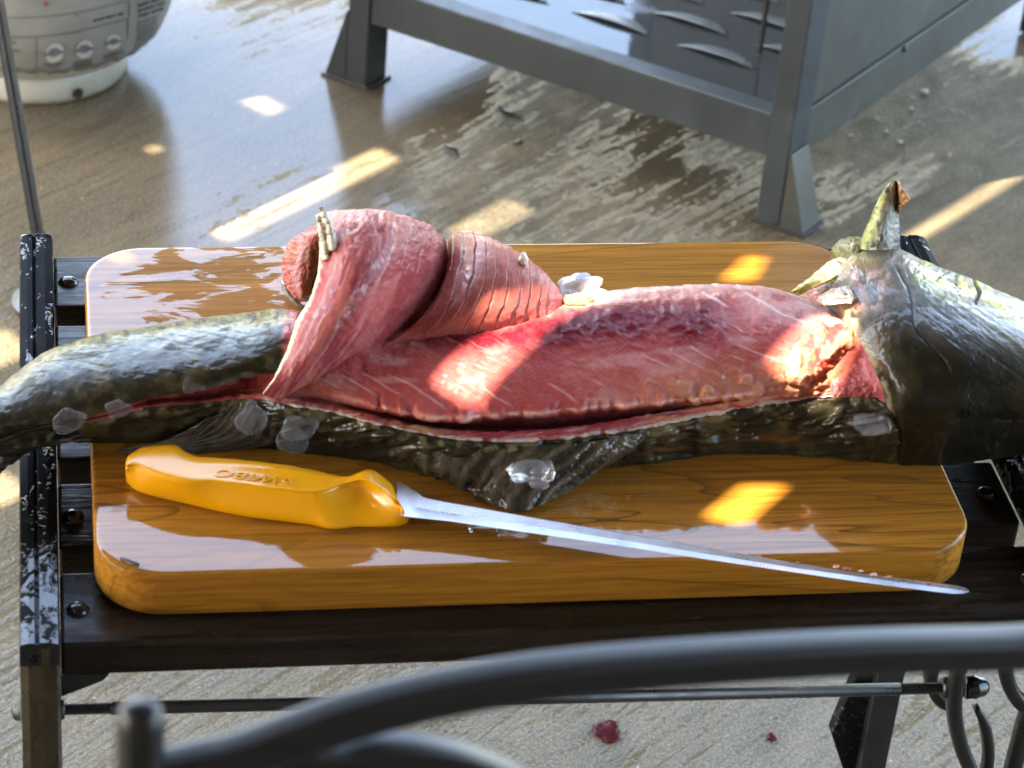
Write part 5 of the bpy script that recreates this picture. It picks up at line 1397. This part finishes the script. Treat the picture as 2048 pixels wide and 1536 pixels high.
# blade
bt = np.array([(792, 965), (800, 965.5), (812, 971), (826, 981), (833, 984), (845, 994), (862, 999), (900, 1006), (940, 1013), (1000, 1024), (1200, 1059.5), (1400, 1095), (1500, 1112), (1700, 1145), (1860, 1166), (1915, 1173), (1932, 1178), (1938, 1182)])
bb = np.array([(792, 1030), (822, 1034), (900, 1042.5), (1000, 1057), (1200, 1085.5), (1400, 1116.5), (1500, 1131.5), (1700, 1161), (1800, 1174.5), (1880, 1184.5), (1910, 1187.5), (1928, 1187), (1938, 1183)])
bmid = np.array([(792, 1000), (826, 1012), (845, 1017), (1000, 1042), (1200, 1073), (1400, 1106), (1600, 1137.5), (1800, 1164.5), (1900, 1177.5), (1938, 1182.5)])
xb = np.concatenate([np.arange(794, 860, 4), np.arange(860, 1900, 20), np.arange(1900, 1939, 4), [1938]])
V = []
for x in xb:
    t, b, mi = (np.interp(x, q[:, 0], q[:, 1]) for q in (bt, bb, bmid))
    hh = .0105-.0015*(x-800)/1100
    g = sm(845, 815, x)*.0022
    V += [B(x, t, hh+.0012), B(x, mi, hh+.0005+g*.3), B(x, b, hh+.0010), B(x, b, hh-.0012)+np.array([0, .0004, 0]), B(x, t, hh-.0016)+np.array([0, .0006, 0])]
def mat_blade():
    s = NT('ground_knife_steel'); v = s.pos((1, 1, 1))
    mp = s.n('Mapping'); s.t.links.new(v, mp.inputs[0]); mp.inputs['Scale'].default_value = (25, 900, 900); mp.inputs['Rotation'].default_value = (0, 0, math.radians(17))
    n = s.noise(mp.outputs[0], 1, 3, .6); sm_ = s.noise(v, 45, 4, .6)
    return s.put(Base_Color=s.mix(s.rng(sm_, .3, .7), (.47, .48, .50), (.62, .63, .65)), Metallic=.85, Roughness=s.rng(sm_, .3, .7, .24, .36), Normal=s.bump(n, .12, .0003))
M['blade'] = mat_blade()
bl = mk('blade', V, grid_faces(len(xb), 5, True)+[tuple(range(5)), tuple(reversed(range((len(xb)-1)*5, len(xb)*5)))], M['blade'], knife, False)
# crumbs of fish on the blade
cm = [mat_plain('red_scrap', (.30, .05, .045), .4, 0, 400, .3), mat_plain('pale_scrap', (.55, .28, .20), .4, 0, 400, .3)]
for i, (a, b, r, k_, lab) in enumerate([
    (1596, 1125, .0008, 0, 'small dark red crumb on the blade, left of the other red ones'), (1672, 1133, .0013, 1, 'pale crumb touching the biggest red crumb on the blade'),
    (1694, 1138, .0015, 0, 'biggest dark red crumb on the blade'), (1722, 1142, .0009, 1, 'tiny pale crumb just right of the biggest red crumb on the blade'),
    (1747, 1149, .0013, 1, 'orange pink crumb in the middle of the blade tip half'), (1778, 1153, .0008, 1, 'tiny pale crumb right of the orange pink one on the blade'),
    (1858, 1168, .0009, 0, 'dark red crumb nearest the tip of the blade'), (1424, 1091, .0008, 1, 'pale crumb on the upper edge of the blade, nearest the handle'), (1518, 1113, .0008, 1, 'pale crumb halfway along the blade')]):
    blob('scrap', B(a, b, .0112-.0015*(a-800)/1100+.0002), r, 40+i, cm[k_], lab, 'fish crumb', 'fish crumbs along the blade', (1.5, .9, .45), .5)

# ------------------------------------------------------------------ bits on the ground
mb = mat_plain('wet_blood_clot', (.045, .002, .003), .25, 0, 250, .5, .2, 300, 0, ior=1.25)
blob('blood_clot', P(1213, 1462, .001), .0095, 61, mb, 'glossy red blood clot on the concrete in front of the bench', 'blood', None, (1.15, 1.3, .045), .7)
blob('blood_drop', P(1543, 1474, .001), .0030, 63, mb, 'tiny red blood drop on the concrete right of the clot', 'blood', None, (1.3, 1.5, .3), .5)
tw = np.array([B(241, 1117, .0008), B(256, 1121, .0014), B(268, 1126, .0010), B(278, 1129, .0006)])
tag(sweep('twig', crm(tw, 12, 0), circ(.0008, 6), mat_plain('grey_twig', (.07, .055, .04), .7), None), 'short grey splinter lying on the wet front left corner of the board', 'twig')
def runnel(pp, w, lab):
    pts = crm(np.array([P(a, b, .0004) for a, b in pp]), 24, 0); t_ = np.linspace(0, 1, 24)
    o = sweep('puddle', pts, circ(1.0, 10, .10), M['puddle'], None, scale=w*(.35+.65*np.sin(np.pi*np.clip(t_, .04, .96))*(1+.4*np.sin(9*t_+a_len(pp)))))
    tag(o, lab, 'puddle')
def a_len(pp): return pp[0][0]*.01
M['puddle'] = mat_plain('standing_water', (.05, .045, .035), .03, 0, 0)
runnel([(996, 208), (1003, 219), (1016, 226), (1032, 232), (1046, 239)], .0042, 'curved trickle of water shining on the floor under the steel cart beam')
runnel([(884, 290), (897, 294), (908, 299), (917, 310)], .0045, 'short bright puddle on the floor left of the curved trickle')
runnel([(1028, 288), (1037, 285), (1046, 279)], .0040, 'tiny bright puddle on the floor below the curved trickle')
gm_ = mat_plain('pale_grit', (.42, .39, .33), .5, 0, 200, .3)
for i, (a, b, r) in enumerate([(1849, 183, .0032), (1822, 216, .0020), (1772, 262, .0016), (1800, 283, .0020), (1700, 270, .0014), (1838, 244, .0014), (1898, 310, .0015), (1752, 236, .0013)]):
    blob('grit', P(a, b, r*.4), r, 70+i, gm_, ['largest pale chip of grit beyond the cart foot', 'pale grit chip below the largest one', 'leftmost pale grit chip of the lower cluster', 'pale grit chip in the middle of the lower cluster', 'pale grit chip closest to the front cart leg', 'pale grit chip right of the lower cluster', 'pale grit chip farthest toward the sunlit streak', 'pale grit chip closest under the cart beam'][i], 'grit', 'pale grit on the wet floor', (1.3, 1, .6), .5)
